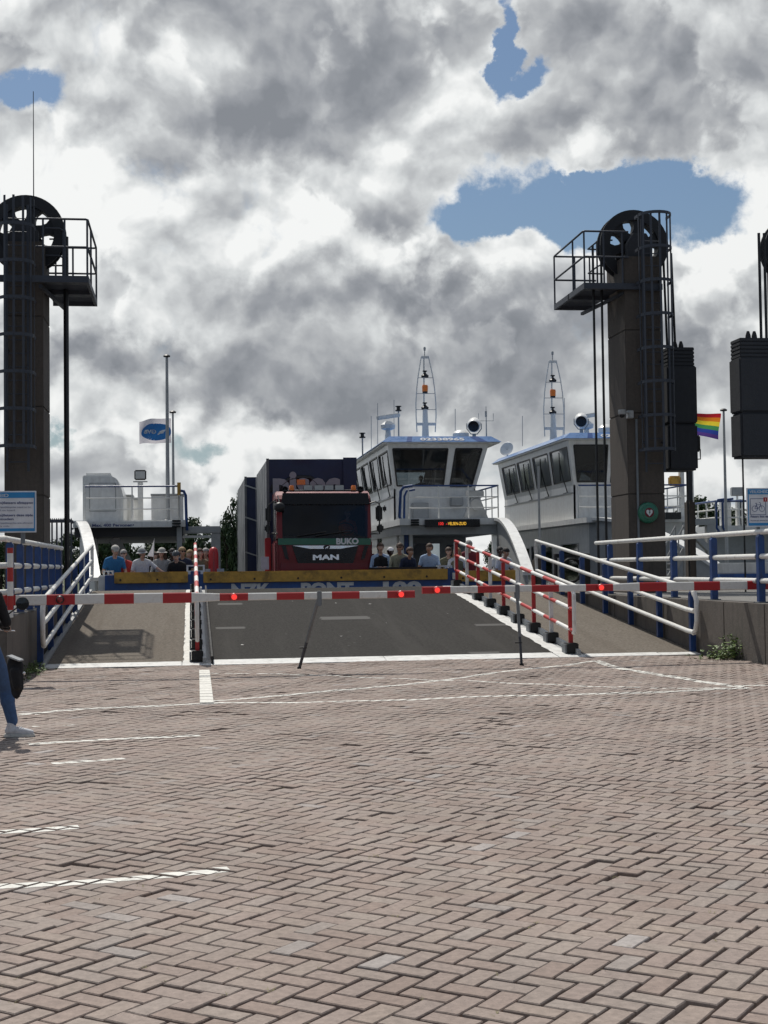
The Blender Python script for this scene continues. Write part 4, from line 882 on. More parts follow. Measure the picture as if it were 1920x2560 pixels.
def mast(root, dx, dy, Ym, zbase):
    q = lambda u, v: at(1000+u/3.77+dx, 860+v/3.77+dy, Ym)
    b = MB().tube([q(225, 120), q(226, 640)], .03, 8).build('mast', 'boat_white', root, smooth=True)
    f_ = q(236, 600); MB().tube([f_, Vector((f_.x, f_.y, zbase-.02))], [.09, .15], 12).build('mast_foot', 'boat_white', b, smooth=True)
    for pts in ([(200, 120), (185, 215), (170, 310), (158, 420), (150, 560), (152, 680), (160, 830)], [(268, 120), (290, 215), (310, 310), (326, 420), (338, 560), (340, 680), (332, 830)]):
        MB().tube([q(*p) for p in pts], .022, 8).build('mast_leg', 'boat_white', b, smooth=True)
    for y, l, r_ in ((318, 170, 312), (467, 155, 330), (618, 150, 342)): MB().tube([q(l, y), q(r_, y)], .014, 6).build('crosspiece', 'boat_grey', b)
    MB().bar(q(158, 755), q(336, 755), .10, .10).build('yardarm', 'boat_white', b)
    MB().bar(q(200, 125), q(270, 125), .07, .09).build('mast_head', 'boat_white', b)
    MB().tube([q(232, 118), q(232, 50)], .018, 6).build('mast_rod', 'boat_grey', b); MB().lathe(q(232, 62), (0, 0, 1), [(.04, 0), (.05, .10), (.03, .14)], 10).build('mast_light', 'boat_grey', b)
    for y in (300, 600):
        MB().lathe(q(235, y+14), (0, 0, 1), [(.13, 0), (.15, .06), (.04, .16), (.04, .2), (.09, .22), (.09, .25)], 14).build('navigation_lamp', 'black_plastic', b, smooth=True)
    MB().lathe(q(236, 462), (0, 0, 1), [(.10, 0), (.10, .05)], 14).build('beacon_base', 'black_plastic', b); MB().lathe(q(236, 462), (0, 0, 1), [(.11, .05), (.12, .25), (.10, .30)], 14).build('beacon', 'lens_amber', b, smooth=True)
    return b
def whip(root, x, y0, y1, Ya, zb, r=.012):
    a_, b_ = at(x, y0, Ya), at(x, y1, Ya); return MB().tube([(b_.x, Ya, zb-.02), (a_.x, Ya, a_.z)], r, 6).build('antenna', 'boat_grey', root)
def searchlight(root, x, y, Ya, zb):
    p = at(x, y, Ya); b = MB().lathe(p, (-.25, -.9, -.3), [(.20, -.28), (.235, -.2), (.235, .22), (.21, .26)], 20).build('searchlight', 'boat_white', root, smooth=True)
    MB().lathe(p, (-.25, -.9, -.3), [(.20, .262), (.12, .268), (.0, .262)], 20).build('lens', 'gloss_black', b, smooth=True)
    MB().tube([p+Vector((-.27, 0, .05)), p+Vector((-.27, 0, -.15)), p+Vector((-.12, 0, -.34)), p+Vector((.12, 0, -.34)), p+Vector((.27, 0, -.15)), p+Vector((.27, 0, .05))], .02, 6).build('yoke', 'boat_grey', b)
    MB().tube([p+Vector((0, 0, -.33)), (p.x, p.y, zb-.02)], .07, 10).build('stand', 'boat_grey', b)
def radar(root, x, y, Ya, zb):
    p = at(x, y, Ya); b = MB().tube([(p.x, Ya, zb-.02), (p.x, Ya, p.z)], [.14, .09], 12).build('radar', 'boat_white', root, smooth=True)
    MB().lathe((p.x, Ya, p.z), (0, 0, 1), [(.10, 0), (.26, .06), (.28, .2), (.16, .30), (.10, .34)], 16).build('gearbox', 'boat_white', b, smooth=True)
    MB().bar((p.x-.45, Ya-.35, p.z+.42), (p.x+.5, Ya+.4, p.z+.62), .12, .16).build('scanner', 'boat_white', b, bevel=.03)
def deck_rail(root, pts, z, hs=(.36, .72, 1.10), top='blue_paint', n=None, r=.022):
    pts = [Vector((*p, z)) for p in pts]; b = MB().tube([p+ZD*hs[-1] for p in pts], r*1.3, 8).build('deck_rail', top, root, smooth=True)
    for h in hs[:-1]: MB().tube([p+ZD*h for p in pts], r, 6).build('rail', 'white_paint', b)
    for a_, c_ in zip(pts, pts[1:]):
        k = max(1, int((c_-a_).length/1.0))
        for i in range(k+1): q = a_.lerp(c_, i/k); MB().tube([q-ZD*.02, q+ZD*hs[-1]], r, 6).build('stanchion', 'white_paint', b)
    return b

# ---- ferry one, at the end of the ramp
f1 = thing('car_ferry', 'white and blue car ferry with a truck aboard at the end of the ramp', 'ferry', (3.2, 50, -1.7))
ol = [(-2.6, 38.0), (9.05, 38.0), (9.75, 42), (10.05, 47), (10.05, 84), (-3.6, 84), (-3.6, 47), (-3.3, 42)]
MB().prism([(x, y, -1.75) for x, y in ol], (0, 0, 1.95)).build('hull', 'gate_blue', f1)
MB().prism([(x, y, .202) for x, y in ol], (0, 0, .16)).build('deck', 'deck_steel', f1)
G = 37.75
gx = lambda x: at(x, 1440, G).x
for a_, b_ in ((262, 478), (500, 1125), (1133, 1300)): MB().box((gx(a_), G, .35), (gx(b_), G+.14, 1.50)).build('gate_panel', 'gate_blue', f1, bevel=.01)
for a_ in (489, 1129): MB().box((gx(a_)-.13, G+.02, .35), (gx(a_)+.13, G+.2, 1.58)).build('gate_hinge', 'blue_paint', f1, bevel=.01)
for a_, b_, n, ztp in ((286, 470, 6, 1.575), (508, 1118, 17, 1.56), (1140, 1296, 5, 1.50)):
    x0, x1 = gx(a_), gx(b_); fo = MB().box((x0, G-.10, ztp-.29), (x1, G-.003, ztp)).build('fender_board', 'fender_yellow', f1, bevel=.012)
    for k in range(n): MB().lathe((x0+(x1-x0)*(k+.5)/n, G-.10, ztp-.20), (0, -1, 0), [(.030, -.02), (.030, .008), (.015, .012)], 10).build('bolt', 'fender_yellow' if k % 3 else 'bark', fo)
for s_, a_, b_ in (('NZK', 578, 676), ('PONT', 752, 884), ('100', 957, 1054)):
    text(s_, 'gate_lettering', 'letter_grey', f1, ((gx(a_)+gx(b_))/2, G-.004, .90), XD, ZD, .32, gx(b_)-gx(a_), .004, .055)
MB().box((gx(925), G+.16, 1.35), (gx(1096), G+.3, 1.62)).build('gate_seal', 'rubber', f1)
def fairlead(x0, x1, y0, y1, Ya=38.1):
    a_, b_ = at(x0, y0, Ya), at(x1, y1, Ya); mb = MB(); h = a_.z-b_.z
    mb.box((a_.x, Ya, b_.z-.3), (b_.x, Ya+.25, b_.z)); mb.box((a_.x, Ya, a_.z), (b_.x, Ya+.25, a_.z+.035))
    for x in (a_.x, b_.x-.05, (a_.x+b_.x)/2-.02): mb.box((x, Ya+.01, b_.z+.001), (x+.05, Ya+.24, a_.z-.001))
    return mb.build('fairlead', 'boat_white', f1)
fairlead(466, 512, 1416, 1426); fairlead(257, 284, 1430, 1438); fairlead(1097, 1131, 1417, 1427)
a_, b_ = at(246, 1438, 38.0), at(281, 1480, 38.0); MB().box((a_.x, 37.9, .4), (b_.x, 38.08, a_.z)).build('bow_block', 'boat_white', f1, bevel=.03)
MB().box((at(1128, 1430, 37.9).x, 37.72, 1.28), (at(1146, 1430, 37.9).x, 37.745, 1.45)).build('bracket', 'boat_white', f1)
arch(f1, 10.40, 9.40, 47.0, 38.6, 3.24, 1.45, 1); arch(f1, -3.78, -2.75, 47.0, 38.6, 3.24, 1.45, -1)
# upper decks
MB().box((6.85, 46.8, 3.02), (10.35, 64, 3.24)).build('upper_deck', 'boat_white', f1)
MB().box((-3.78, 46.3, 3.02), (-.22, 58, 3.24)).build('upper_deck', 'boat_white', f1)
# left superstructure
Yl = 47.0
P = lambda x, y, Y=Yl: at(x, y, Y)
a_, b_ = P(207, 1300), P(308, 1188)
prof = [(a_.x, a_.z-.05), (b_.x, a_.z-.05), (b_.x, a_.z+.75), (b_.x-.06, a_.z+1.0), (b_.x-.20, b_.z-.12), (b_.x-.42, b_.z), (a_.x, b_.z)]
vc = MB().prism([(x, Yl, z) for x, z in prof], (0, 3.2, 0)).build('engine_casing', 'boat_white', f1, bevel=.03)
h0, h1 = P(224, 1278), P(289, 1208); hb = MB()
for q0, q1 in (((h0.x, h0.z), (h1.x, h0.z)), ((h1.x, h0.z), (h1.x, h1.z)), ((h1.x, h1.z), (h0.x, h1.z)), ((h0.x, h1.z), (h0.x, h0.z))): hb.bar((q0[0], Yl-.004, q0[1]), (q1[0], Yl-.004, q1[1]), .03, .02, (0, 1, 0))
hb.build('hatch_frame', 'boat_grey', vc); MB().box((h0.x+.02, Yl-.012, h0.z+.02), (h1.x-.02, Yl+.01, h1.z-.02)).build('hatch', 'boat_white', vc)
q0, q1 = P(214, 1188), P(275, 1183); MB().prism([(q0.x, Yl+.2, q0.z-.02), (q1.x+.05, Yl+.2, q0.z-.02), (q1.x, Yl+.2, q1.z+.02), (q0.x, Yl+.2, q1.z+.02)], (0, 1.5, 0)).build('casing_cap', 'boat_white', vc)
for x0, x1, y0, Yq in ((309, 331, 1241, 50), (327, 350, 1250, 51.5), (378, 458, 1239, 48.5)):
    a_, b_ = at(x0, y0, Yq), at(x1, y0, Yq); lo = MB().box((a_.x, Yq, 3.22), (b_.x, Yq+1.2, a_.z)).build('locker', 'boat_white', f1, bevel=.02)
    MB().box((a_.x-.02, Yq-.03, a_.z+.002), (b_.x+.02, Yq+1.23, a_.z+.06)).build('locker_lid', 'boat_grey', lo)
a_ = at(351, 1206, 49); po = MB().box((a_.x-.09, 48.92, 3.22), (a_.x+.09, 49.08, a_.z)).build('light_post', 'boat_white', f1)
MB().box((a_.x-.2, 48.9, a_.z+.08), (a_.x+.2, 49.1, a_.z+.42)).build('floodlight', 'black_plastic', po, bevel=.03); MB().box((a_.x-.16, 48.885, a_.z+.12), (a_.x+.16, 48.90, a_.z+.37)).build('lens', 'lens_clear', po)
MB().box((a_.x-.24, 48.9, a_.z+.002), (a_.x+.24, 49.0, a_.z+.04)).build('floodlight_bracket', 'boat_grey', po)
deck_rail(f1, [(P(213, 1290, 46.45).x, 46.45), (P(447, 1290, 46.45).x, 46.45), (P(447, 1290, 46.45).x, 49.5)], 3.24)
xh = at(458, 1260, 46.6).x
MB().tube([(xh-.1, 46.6, 4.20), (xh+.02, 46.6, 4.18), (xh+.08, 46.6, 4.05), (xh+.10, 46.6, 3.2), (xh+.12, 46.6, 2.9)], .05, 8).build('stair_hoop', 'blue_paint', f1, smooth=True)
MB().box((at(443, 1222, 46.3).x, 46.3, 4.05), (at(452, 1222, 46.3).x, 46.36, 4.45)).build('locker_tag', 'fender_yellow', f1)
bm_ = MB().box((P(228, 1318, 46.25).x, 46.15, P(300, 1319, 46.25).z), (P(455, 1304, 46.25).x, 46.295, P(300, 1304, 46.25).z)).build('deck_beam', 'boat_white', f1, bevel=.01)
text('Max. 400 Personen•', 'capacity_notice', 'sign_ink', bm_, (P(283, 1315, 46.14).x, 46.148, P(283, 1316, 46.14).z), XD, ZD, .085, at(336, 1315, 46.14).x-at(231, 1315, 46.14).x, .003, .03)
for k in range(3): a_, b_ = P(430, 1300+7*k, 46.1), P(452, 1304+7*k, 46.1); MB().box((a_.x, 46.05, b_.z), (b_.x, 46.148, a_.z)).build('fender_strip', 'rubber', f1, bevel=.01)
MB().box((-3.3, 48.6, .36), (-.4, 48.75, 3.0)).build('saloon_wall', 'boat_dark', f1) if False else None
MB().box((-3.6, 47.0, .36), (-3.2, 49.6, 3.0)).build('stair_casing', 'boat_grey', f1, bevel=.03)
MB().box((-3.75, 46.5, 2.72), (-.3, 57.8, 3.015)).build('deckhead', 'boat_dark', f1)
MB().bar((-2.6, 48.0, 2.7), (-1.4, 48.4, .4), .12, .35).build('stay', 'boat_white', f1)
for x0, x1, Yq in ((442, 455, 46.4),): a_, b_ = at(x0, 1350, Yq), at(x1, 1350, Yq); MB().box((a_.x, Yq, .36), (b_.x, Yq+.22, 3.02)).build('pillar', 'boat_grey', f1)
Yq = 46.6; a_, b_ = at(456, 1316, Yq), at(552, 1333, Yq)
MB().box((a_.x, Yq, b_.z), (b_.x, Yq+.3, a_.z)).build('portal_beam', 'boat_grey', f1, bevel=.02); c_ = at(528, 1333, Yq)
MB().box((c_.x, Yq+.01, .36), (b_.x-.01, Yq+.29, b_.z-.003)).build('portal_leg', 'boat_grey', f1, bevel=.02)
MB().bar((a_.x, Yq+.15, b_.z-.10), (c_.x, Yq+.15, b_.z-.10), .08).build('portal_brace', 'boat_white', f1)
# right superstructure, lower level
sq_ = [(6.95, 62, .36), (6.95, 48.2, .36), (6.95, 48.2, 3.0), (6.95, 62, 3.0)]
MB().grid(sq_, [(.30, .25, .50, .85), (.62, .3, .72, .9)], .08).build('saloon_wall', 'boat_white', f1)
for o_ in ((.30, .25, .50, .85), (.62, .3, .72, .9)): pane(sq_, o_, 'saloon_window', 'dark_glass', f1)
bq_ = [(6.95, 51.5, .36), (10.0, 51.5, .36), (10.0, 51.5, 3.0), (6.95, 51.5, 3.0)]; bo = [(.08, .0, .30, .86), (.36, .30, .52, .80), (.56, .30, .68, .80), (.76, .30, .86, .78)]
wb = MB().grid(bq_, bo, .08).build('saloon_bulkhead', 'boat_grey', f1)
for k, o_ in enumerate(bo): pane(bq_, o_, 'saloon_window' if k else 'saloon_door', 'dark_glass' if k != 2 else 'window_glass', wb)
MB().box((6.9, 46.9, 2.70), (10.2, 63.5, 3.015)).build('deckhead', 'boat_grey', f1)
for x0, x1, m_ in ((1000, 1009, 'boat_white'), (1011, 1021, 'blue_paint'), (1023, 1032, 'boat_white')):
    a_, b_ = at(x0, 1340, 47.3), at(x1, 1340, 47.3); MB().box((a_.x, 47.3, .36), (b_.x, 47.45, 2.98)).build('pillar', m_, f1)
MB().lathe((9.5, 51.2, 2.2), (0, 1, 0), [(.20, 0), (.23, 0), (.23, .05), (.20, .05), (.20, 0)], 20).build('valve_wheel', 'boat_dark', f1)
bb = at(1062, 1299, 46.7); be = at(1199, 1317, 46.7); lb_o = MB().box((bb.x, 46.62, be.z), (be.x, 46.79, bb.z)).build('led_board', 'led_board', f1, bevel=.01)
text('100', 'led_text', 'led_red', lb_o, (at(1103, 1311, 46.6).x, 46.615, be.z+.065), XD, ZD, .10, .16, .002); text('-', 'led_text', 'led_red', lb_o, (at(1117, 1311, 46.6).x, 46.615, be.z+.065), XD, ZD, .10, .05, .002)
text('VELSEN-ZUID', 'led_text', 'led_yellow', lb_o, (at(1143, 1311, 46.6).x, 46.615, be.z+.065), XD, ZD, .10, .62, .002)
for k in range(3): a_, b_ = at(1028, 1298+6*k, 46.7), at(1048, 1302+6*k, 46.7); MB().box((a_.x, 46.70, b_.z), (b_.x, 46.795, a_.z)).build('fender_strip', 'rubber', f1, bevel=.008)
deck_rail(f1, [(at(1022, 1290, 47).x, 47.0), (10.25, 47.0), (10.25, 56)], 3.24)
xh = at(1002, 1260, 47.0).x
MB().tube([(xh+.4, 47.0, 4.34), (xh+.1, 47.0, 4.30), (xh, 47.0, 4.15), (xh-.05, 47.0, 3.3), (xh+.05, 47.0, 3.12)], .05, 8).build('stair_hoop', 'blue_paint', f1, smooth=True)
MB().tube([(xh+.5, 47.1, 4.22), (xh+.22, 47.1, 4.18), (xh+.14, 47.1, 4.0), (xh+.12, 47.1, 3.2)], .04, 8).build('stair_hoop', 'blue_paint', f1, smooth=True)
for x0, x1, y0, y1 in ((1032, 1072, 1257, 1300), (1128, 1158, 1241, 1264)): a_, b_ = at(x0, y0, 49.9), at(x1, y1, 49.9); MB().box((a_.x, 49.85, b_.z), (b_.x, 50.34, a_.z)).build('vent_box', 'boat_grey', f1, bevel=.02)
w_, p_ = at(1190, 1262, 48.2), None
wn = MB().prism([(w_.x-.45, 48.2, 3.22), (w_.x+.45, 48.2, 3.22), (w_.x+.14, 48.2, w_.z+.25), (w_.x-.14, 48.2, w_.z+.25)], (0, .4, 0)).build('winch', 'boat_grey', f1); MB().lathe((w_.x, 48.1, w_.z), (0, 1, 0), [(.2, 0), (.2, .6)], 16).build('winch_drum', 'boat_grey', wn, smooth=True)
MB().box((w_.x-.28, 48.15, w_.z+.26), (w_.x+.28, 48.65, w_.z+.50)).build('winch_motor', 'boat_grey', wn, bevel=.03)
# wheelhouse
fw1 = [(.045, .07, .60, .89), (.68, .05, .945, .89)]; sw1 = [(.055, .12, .27, .86), (.30, .12, .49, .86), (.53, .12, .73, .86), (.765, .12, .975, .86)]
wo, ro, g_ = wheelhouse(f1, 6.69, 49.9, 0.0, fw1, sw1, number='02338965')
zr = g_['zr']
mast(f1, 0, 0, 53, zr); radar(f1, 970, 1076, 52, zr); searchlight(f1, 1185, 1062, 51, zr)
MB().lathe(at(1152, 1092, 51), (0, 0, 1), [(.3, -.05), (.3, .12), (.2, .22), (0, .26)], 16).build('satellite_dome', 'boat_white', f1, smooth=True)
for x, y0, y1 in ((928, 1040, 1110), (944, 1008, 1100), (985, 1000, 1092), (1138, 1022, 1092)): whip(f1, x, y0, y1, 52.5 if x > 950 else 55, zr)
a_ = at(1215, 1016, 52); MB().tube([(a_.x, 52, zr-.02), (a_.x, 52, a_.z)], [.03, .012], 8).build('antenna', 'boat_grey', f1)
b_ = at(1215, 1052, 52); MB().tube([b_+Vector((-.28, 0, .28)), b_+Vector((-.28, 0, 0)), b_+Vector((.28, 0, 0)), b_+Vector((.28, 0, .28))], .012, 6).build('antenna_arms', 'boat_grey', f1)
MB().tube([b_+Vector((0, 0, .15)), b_+Vector((0, 0, .36))], .04, 8).build('antenna_coil', 'boat_grey', f1)
for x, y in ((906, 1095), (996, 1028)):
    p = at(x, y, 54); so = MB().tube([(p.x, 54, zr-.4 if x < 950 else zr-.02), p], .03, 8).build('lamp_stand', 'boat_grey', f1); MB().lathe(p, (0, 0, 1), [(.12, 0), (.12, .05), (.07, .06), (.07, .16), (.12, .17), (.12, .2)], 12).build('navigation_lamp', 'black_plastic', so)

# ---- ferry two, moored at the next berth, wheelhouse on its near side
f2 = thing('car_ferry', 'white ferry at the next berth behind the green box tower', 'ferry', (20, 50, -1.7))
DX = 16.95
ol2 = [(14.9, 39.4), (26.6, 39.4), (27.0, 47), (27.0, 84), (13.5, 84), (13.5, 47), (13.9, 43)]
MB().prism([(x, y, -1.75) for x, y in ol2], (0, 0, 1.95)).build('hull', 'gate_blue', f2)
MB().prism([(x, y, .202) for x, y in ol2], (0, 0, .16)).build('deck', 'deck_steel', f2)
MB().box((14.95, 39.1, -.3), (26.5, 39.3, .9)).build('gate_panel', 'boat_white', f2); MB().box((14.95, 39.05, 1.02), (26.5, 39.28, 1.30)).build('gate_band', 'gate_blue', f2); MB().box((14.95, 39.12, .905), (26.5, 39.28, 1.015)).build('gate_band', 'boat_white', f2)
MB().box((14.95, 39.12, 1.305), (26.5, 39.28, 1.62)).build('gate_top', 'boat_white', f2, bevel=.02)
MB().box((17.0, 39.0, 1.10), (26.5, 39.04, 1.42)).build('gate_recess', 'boat_dark', f2)
arch(f2, 13.35, 15.2, 47.4, 40.0, 3.24, 1.5, -1)
wq = [(13.62, 64, .36), (13.62, 47.6, .36), (13.62, 47.6, 3.1), (13.62, 64, 3.1)]
def uv(x, X=13.62): y = atX(x, 1350, X).y; return (64-y)/(64-47.6)
so_ = [(uv(1296), .25, uv(1323), .72), (uv(1328), .05, uv(1340), .74), (uv(1346), .25, uv(1380), .74), (uv(1404), .25, uv(1446), .74)]
so_ = [o_ for o_ in so_ if 0 < o_[0] < o_[2] < 1]
sw_ = MB().grid(wq, so_, .08).build('saloon_wall', 'boat_white', f2)
for o_ in so_: pane(wq, o_, 'saloon_window', 'dark_glass', sw_); frame(wq, o_, 'window_frame', 'boat_grey', sw_, .035, .02)
fq_ = [(13.62, 47.6, .36), (16.9, 47.6, .36), (16.9, 47.6, 3.1), (13.62, 47.6, 3.1)]; fo_ = [(.06, .28, .22, .72), (.55, .0, .72, .72)]
sw2 = MB().grid(fq_, fo_, .08).build('saloon_bulkhead', 'boat_white', f2)
for o_ in fo_: pane(fq_, o_, 'saloon_window', 'dark_glass', sw2)
MB().box((13.3, 46.9, 3.06), (17.1, 64, 3.24)).build('upper_deck', 'boat_white', f2)
fw2 = [(.05, .07, .40, .89), (.46, .05, .72, .89), (.78, .05, .95, .89)]
wo2, ro2, g2 = wheelhouse(f2, 13.2, 49.5, .09, fw2, sw1, number='02339356')
zr2 = g2['zr']; mast(f2, 319.6, 11, 53, zr2)
searchlight(f2, 1453, 1050, 51, zr2); radar(f2, 1466, 1074, 52, zr2)
a_ = at(1268, 1123, 60); MB().lathe(a_, (-.6, -.7, .35), [(.0, -.06), (.2, -.02), (.32, .06), (.30, .07), (.0, .0)], 18).build('satellite_dish', 'boat_white', f2, smooth=True); MB().tube([a_, (a_.x, 60, zr2-.3)], .03, 6).build('dish_stand', 'boat_grey', f2)
for x, y0, y1 in ((1306, 1040, 1116), (1411, 995, 1085), (1491, 1028, 1090)): whip(f2, x, y0, y1, 55, zr2)
p = at(1515, 1085, 53); MB().lathe((p.x, 53, zr2), (0, 0, 1), [(.25, -.02), (.25, .3), (.32, .32), (.32, .5), (.2, .62), (0, .66)], 16).build('satellite_dome', 'boat_white', f2, smooth=True)
deck_rail(f2, [(at(1447, 1290, 47.2).x, 47.2), (17.0, 47.2), (17.0, 58)], 3.24)
l0, l1 = at(1662, 1281, 46.85), at(1701, 1298, 46.85); MB().box((l0.x, 46.75, l1.z), (l1.x, 46.89, l0.z)).build('led_board', 'led_board', f2, bevel=.01)
x_ = at(1709, 1250, 48).x
for dx_ in (-.12, .22): MB().box((x_+dx_, 48, 3.22), (x_+dx_+.16, 48.15, 4.9)).build('light_post', 'boat_white', f2)
MB().box((x_-.5, 47.9, 4.35), (x_-.1, 48.2, 4.7)).build('life_ring_box', 'fender_yellow', f2, bevel=.05)
# portal and far-side superstructure of ferry two
Yq = 52.0; a_, b_ = at(1742, 1297, Yq), at(1790, 1312, Yq)
MB().box((a_.x-1.0, Yq, b_.z), (b_.x, Yq+.3, a_.z)).build('portal_beam', 'boat_grey', f2); MB().box((b_.x-.35, Yq+.01, .36), (b_.x-.01, Yq+.29, b_.z-.003)).build('portal_leg', 'boat_grey', f2); MB().bar((b_.x-1.2, Yq+.15, b_.z), (b_.x-.2, Yq+.15, b_.z-1.0), .3, .2).build('portal_brace', 'boat_grey', f2)
Yq = 61.0; a_ = at(1786, 1312, Yq)
MB().box((a_.x, Yq, 3.0), (26.9, 72, 3.3)).build('upper_deck', 'boat_white', f2); MB().box((a_.x+.3, Yq+1, .36), (26.5, 71, 2.98)).build('saloon_block', 'boat_grey', f2)
deck_rail(f2, [(a_.x+.1, Yq+.1), (26.6, Yq+.1)], 3.3, r=.035); deck_rail(f2, [(a_.x+.1, Yq+.1), (a_.x+.1, Yq+9)], 3.3, r=.035)
for x0 in (1800, 1815, 1840, 1848): q_ = at(x0, 1270, Yq+.6); MB().box((q_.x, Yq+.5, 3.28), (q_.x+.2, Yq+.7, 4.5)).build('vent_post', 'boat_white', f2)
for x0 in (1790, 1806): q_ = at(x0, 1270, Yq-.02); MB().tube([(q_.x+.5, Yq-.05, 4.5), (q_.x+.08, Yq-.05, 4.45), (q_.x, Yq-.05, 4.3), (q_.x, Yq-.05, 3.2), (q_.x+.2, Yq-.05, 2.9)], .05, 8).build('stair_hoop', 'blue_paint', f2, smooth=True)
p = at(1843, 1240, Yq+1); so2 = MB().tube([(p.x, Yq+1, 3.25), p], .05, 8).build('floodlight_post', 'boat_white', f2); MB().box((p.x-.28, Yq+.9, p.z), (p.x+.28, Yq+1.15, p.z+.4)).build('floodlight', 'boat_grey', so2, bevel=.03)
MB().bar((a_.x+1.0, 60.9, .5), (a_.x+4.5, 60.9, 3.0), .25, .5).build('stair', 'boat_white', f2)
# ------------------------------------------------------------------ truck on the ferry
TY, DZ = 38.95, .36
tk = thing('truck', 'dark red flatbed truck with green band carrying a navy tarpaulin load', 'truck', (3.6, 42, DZ))
T = lambda x, y, Y=TY: at(x, y, Y)
x0, x1 = T(692, 1330).x, T(929, 1330).x; xc = (x0+x1)/2
zroof = T(810, 1227).z; zws0 = T(810, 1344).z; zws1 = T(810, 1248).z
# cab body: side profile swept across, front leaning back above the waist
pf = [(TY+.10, DZ+.45), (TY, DZ+.75), (TY-.02, zws0-.35), (TY, zws0), (TY+.16, zws1), (TY+.30, zroof-.10), (TY+.60, zroof+.02), (TY+2.05, zroof+.02), (TY+2.10, zroof-.2), (TY+2.10, DZ+.45)]
low = [(TY+.10, DZ+.45), (TY, DZ+.75), (TY-.02, zws0-.35), (TY, zws0), (TY+2.10, zws0), (TY+2.10, DZ+.45)]
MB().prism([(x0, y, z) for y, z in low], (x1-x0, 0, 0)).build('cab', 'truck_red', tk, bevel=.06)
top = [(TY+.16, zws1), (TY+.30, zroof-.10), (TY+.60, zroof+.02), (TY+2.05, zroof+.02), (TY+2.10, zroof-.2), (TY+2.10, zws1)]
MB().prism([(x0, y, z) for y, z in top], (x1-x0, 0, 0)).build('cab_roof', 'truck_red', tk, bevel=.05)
for xp, wd_ in ((x0+.005, .15), (x1-.155, .15)): MB().hexa([(xp, TY+.0, zws0-.02), (xp+wd_, TY+.0, zws0-.02), (xp+wd_, TY+.3, zws0-.02), (xp, TY+.3, zws0-.02), (xp, TY+.16, zws1+.02), (xp+wd_, TY+.16, zws1+.02), (xp+wd_, TY+.4, zws1+.02), (xp, TY+.4, zws1+.02)]).build('pillar', 'truck_red', tk)
MB().box((x0+.01, TY+1.5, zws0-.02), (x1-.01, TY+2.08, zws1+.02)).build('cab_back', 'boat_dark', tk)
MB().box((x1-.04, TY+.35, zws0-.02), (x1-.01, TY+1.5, zws1+.02)).build('side_window', 'gloss_black', tk)
def fr_panel(a, b, c, d, name, m, off=.012, t=.03, parent=None):   # front panel from four photo points (bl, br, tr, tl) on the cab face
    def onface(x, y):
        z = T(x, y).z
        if z <= zws0: Y = TY-.02
        else: Y = TY+.16*(z-zws0)/(zws1-zws0)
        q = at(x, y, Y); return Vector((q.x, Y, q.z))
    q = [onface(*k) for k in (a, b, c, d)]; nrm = (q[1]-q[0]).cross(q[3]-q[0]).normalized()
    return MB().hexa(q_fix([k+nrm*(off+t*.5) for k in q], nrm*t)).build(name, m, parent or tk)
ws = fr_panel((706, 1345), (919, 1345), (919, 1260), (706, 1260), 'windscreen', 'cab_glass', .004, .014)
fr_panel((708, 1350), (917, 1350), (917, 1340), (708, 1340), 'windscreen_trim', 'gloss_black', .014, .02)
fr_panel((702, 1262), (923, 1262), (919, 1234), (706, 1234), 'sun_visor', 'gloss_black', .05, .06)
fr_panel((695, 1362), (927, 1362), (927, 1346), (695, 1346), 'green_band', 'band_green', .012, .03)
fr_panel((745, 1408), (882, 1408), (895, 1365), (730, 1365), 'grille', 'gloss_black', .02, .03)
fr_panel((775, 1372), (850, 1372), (896, 1364), (730, 1364), 'chrome_wing', 'chrome', .045, .02)
for a, b, c, d in (((713, 1396), (722, 1399), (714, 1364), (704, 1364)), ((902, 1399), (911, 1396), (921, 1364), (911, 1364))): fr_panel(a, b, c, d, 'air_slot', 'gloss_black', .02, .02)
fr_panel((700, 1424), (922, 1424), (918, 1408), (704, 1408), 'bumper_top', 'truck_red', .05, .08)
fr_panel((704, 1440), (922, 1440), (926, 1425), (698, 1425), 'bumper', 'truck_red', .10, .14)
text('BUKO', 'company_lettering', 'letter_white', tk, (T(868, 1360).x, TY-.058, T(868, 1360).z), XD, ZD, .155, T(897, 1360).x-T(841, 1360).x, .004, .05)
text('MAN', 'maker_lettering', 'chrome', tk, (T(814, 1400).x, TY-.075, T(814, 1399).z), XD, ZD, .13, T(847, 1400).x-T(782, 1400).x, .02, .05)
em = T(816, 1369); MB().prism([(em.x+a, TY-.09, em.z+b) for a, b in ((-.10, .02), (-.07, .05), (0, .06), (.07, .05), (.10, .02), (.06, -.055), (0, -.07), (-.06, -.055))], (0, -.02, 0)).build('emblem', 'gloss_black', tk)
MB().prism([(em.x+a, TY-.112, em.z+b) for a, b in ((-.05, -.04), (-.03, .0), (0, .015), (.02, .04), (.05, .03), (.03, .0), (.04, -.04), (.015, -.01), (-.02, -.02))], (0, -.006, 0)).build('emblem_lion', 'chrome', tk)
for s_ in (-1, 1):                                          # wipers, A-pillar trim
    MB().tube([(xc+s_*.25-.5, TY-.06, zws0+.05), (xc+s_*.25+.3, TY-.04, zws0+.16)], .016, 6).build('wiper', 'black_plastic', tk)
# inside: dashboard, steering wheel, driver
MB().box((x0+.15, TY+.2, zws0-.2), (x1-.15, TY+.55, zws0+.02)).build('dashboard', 'black_plastic', tk)
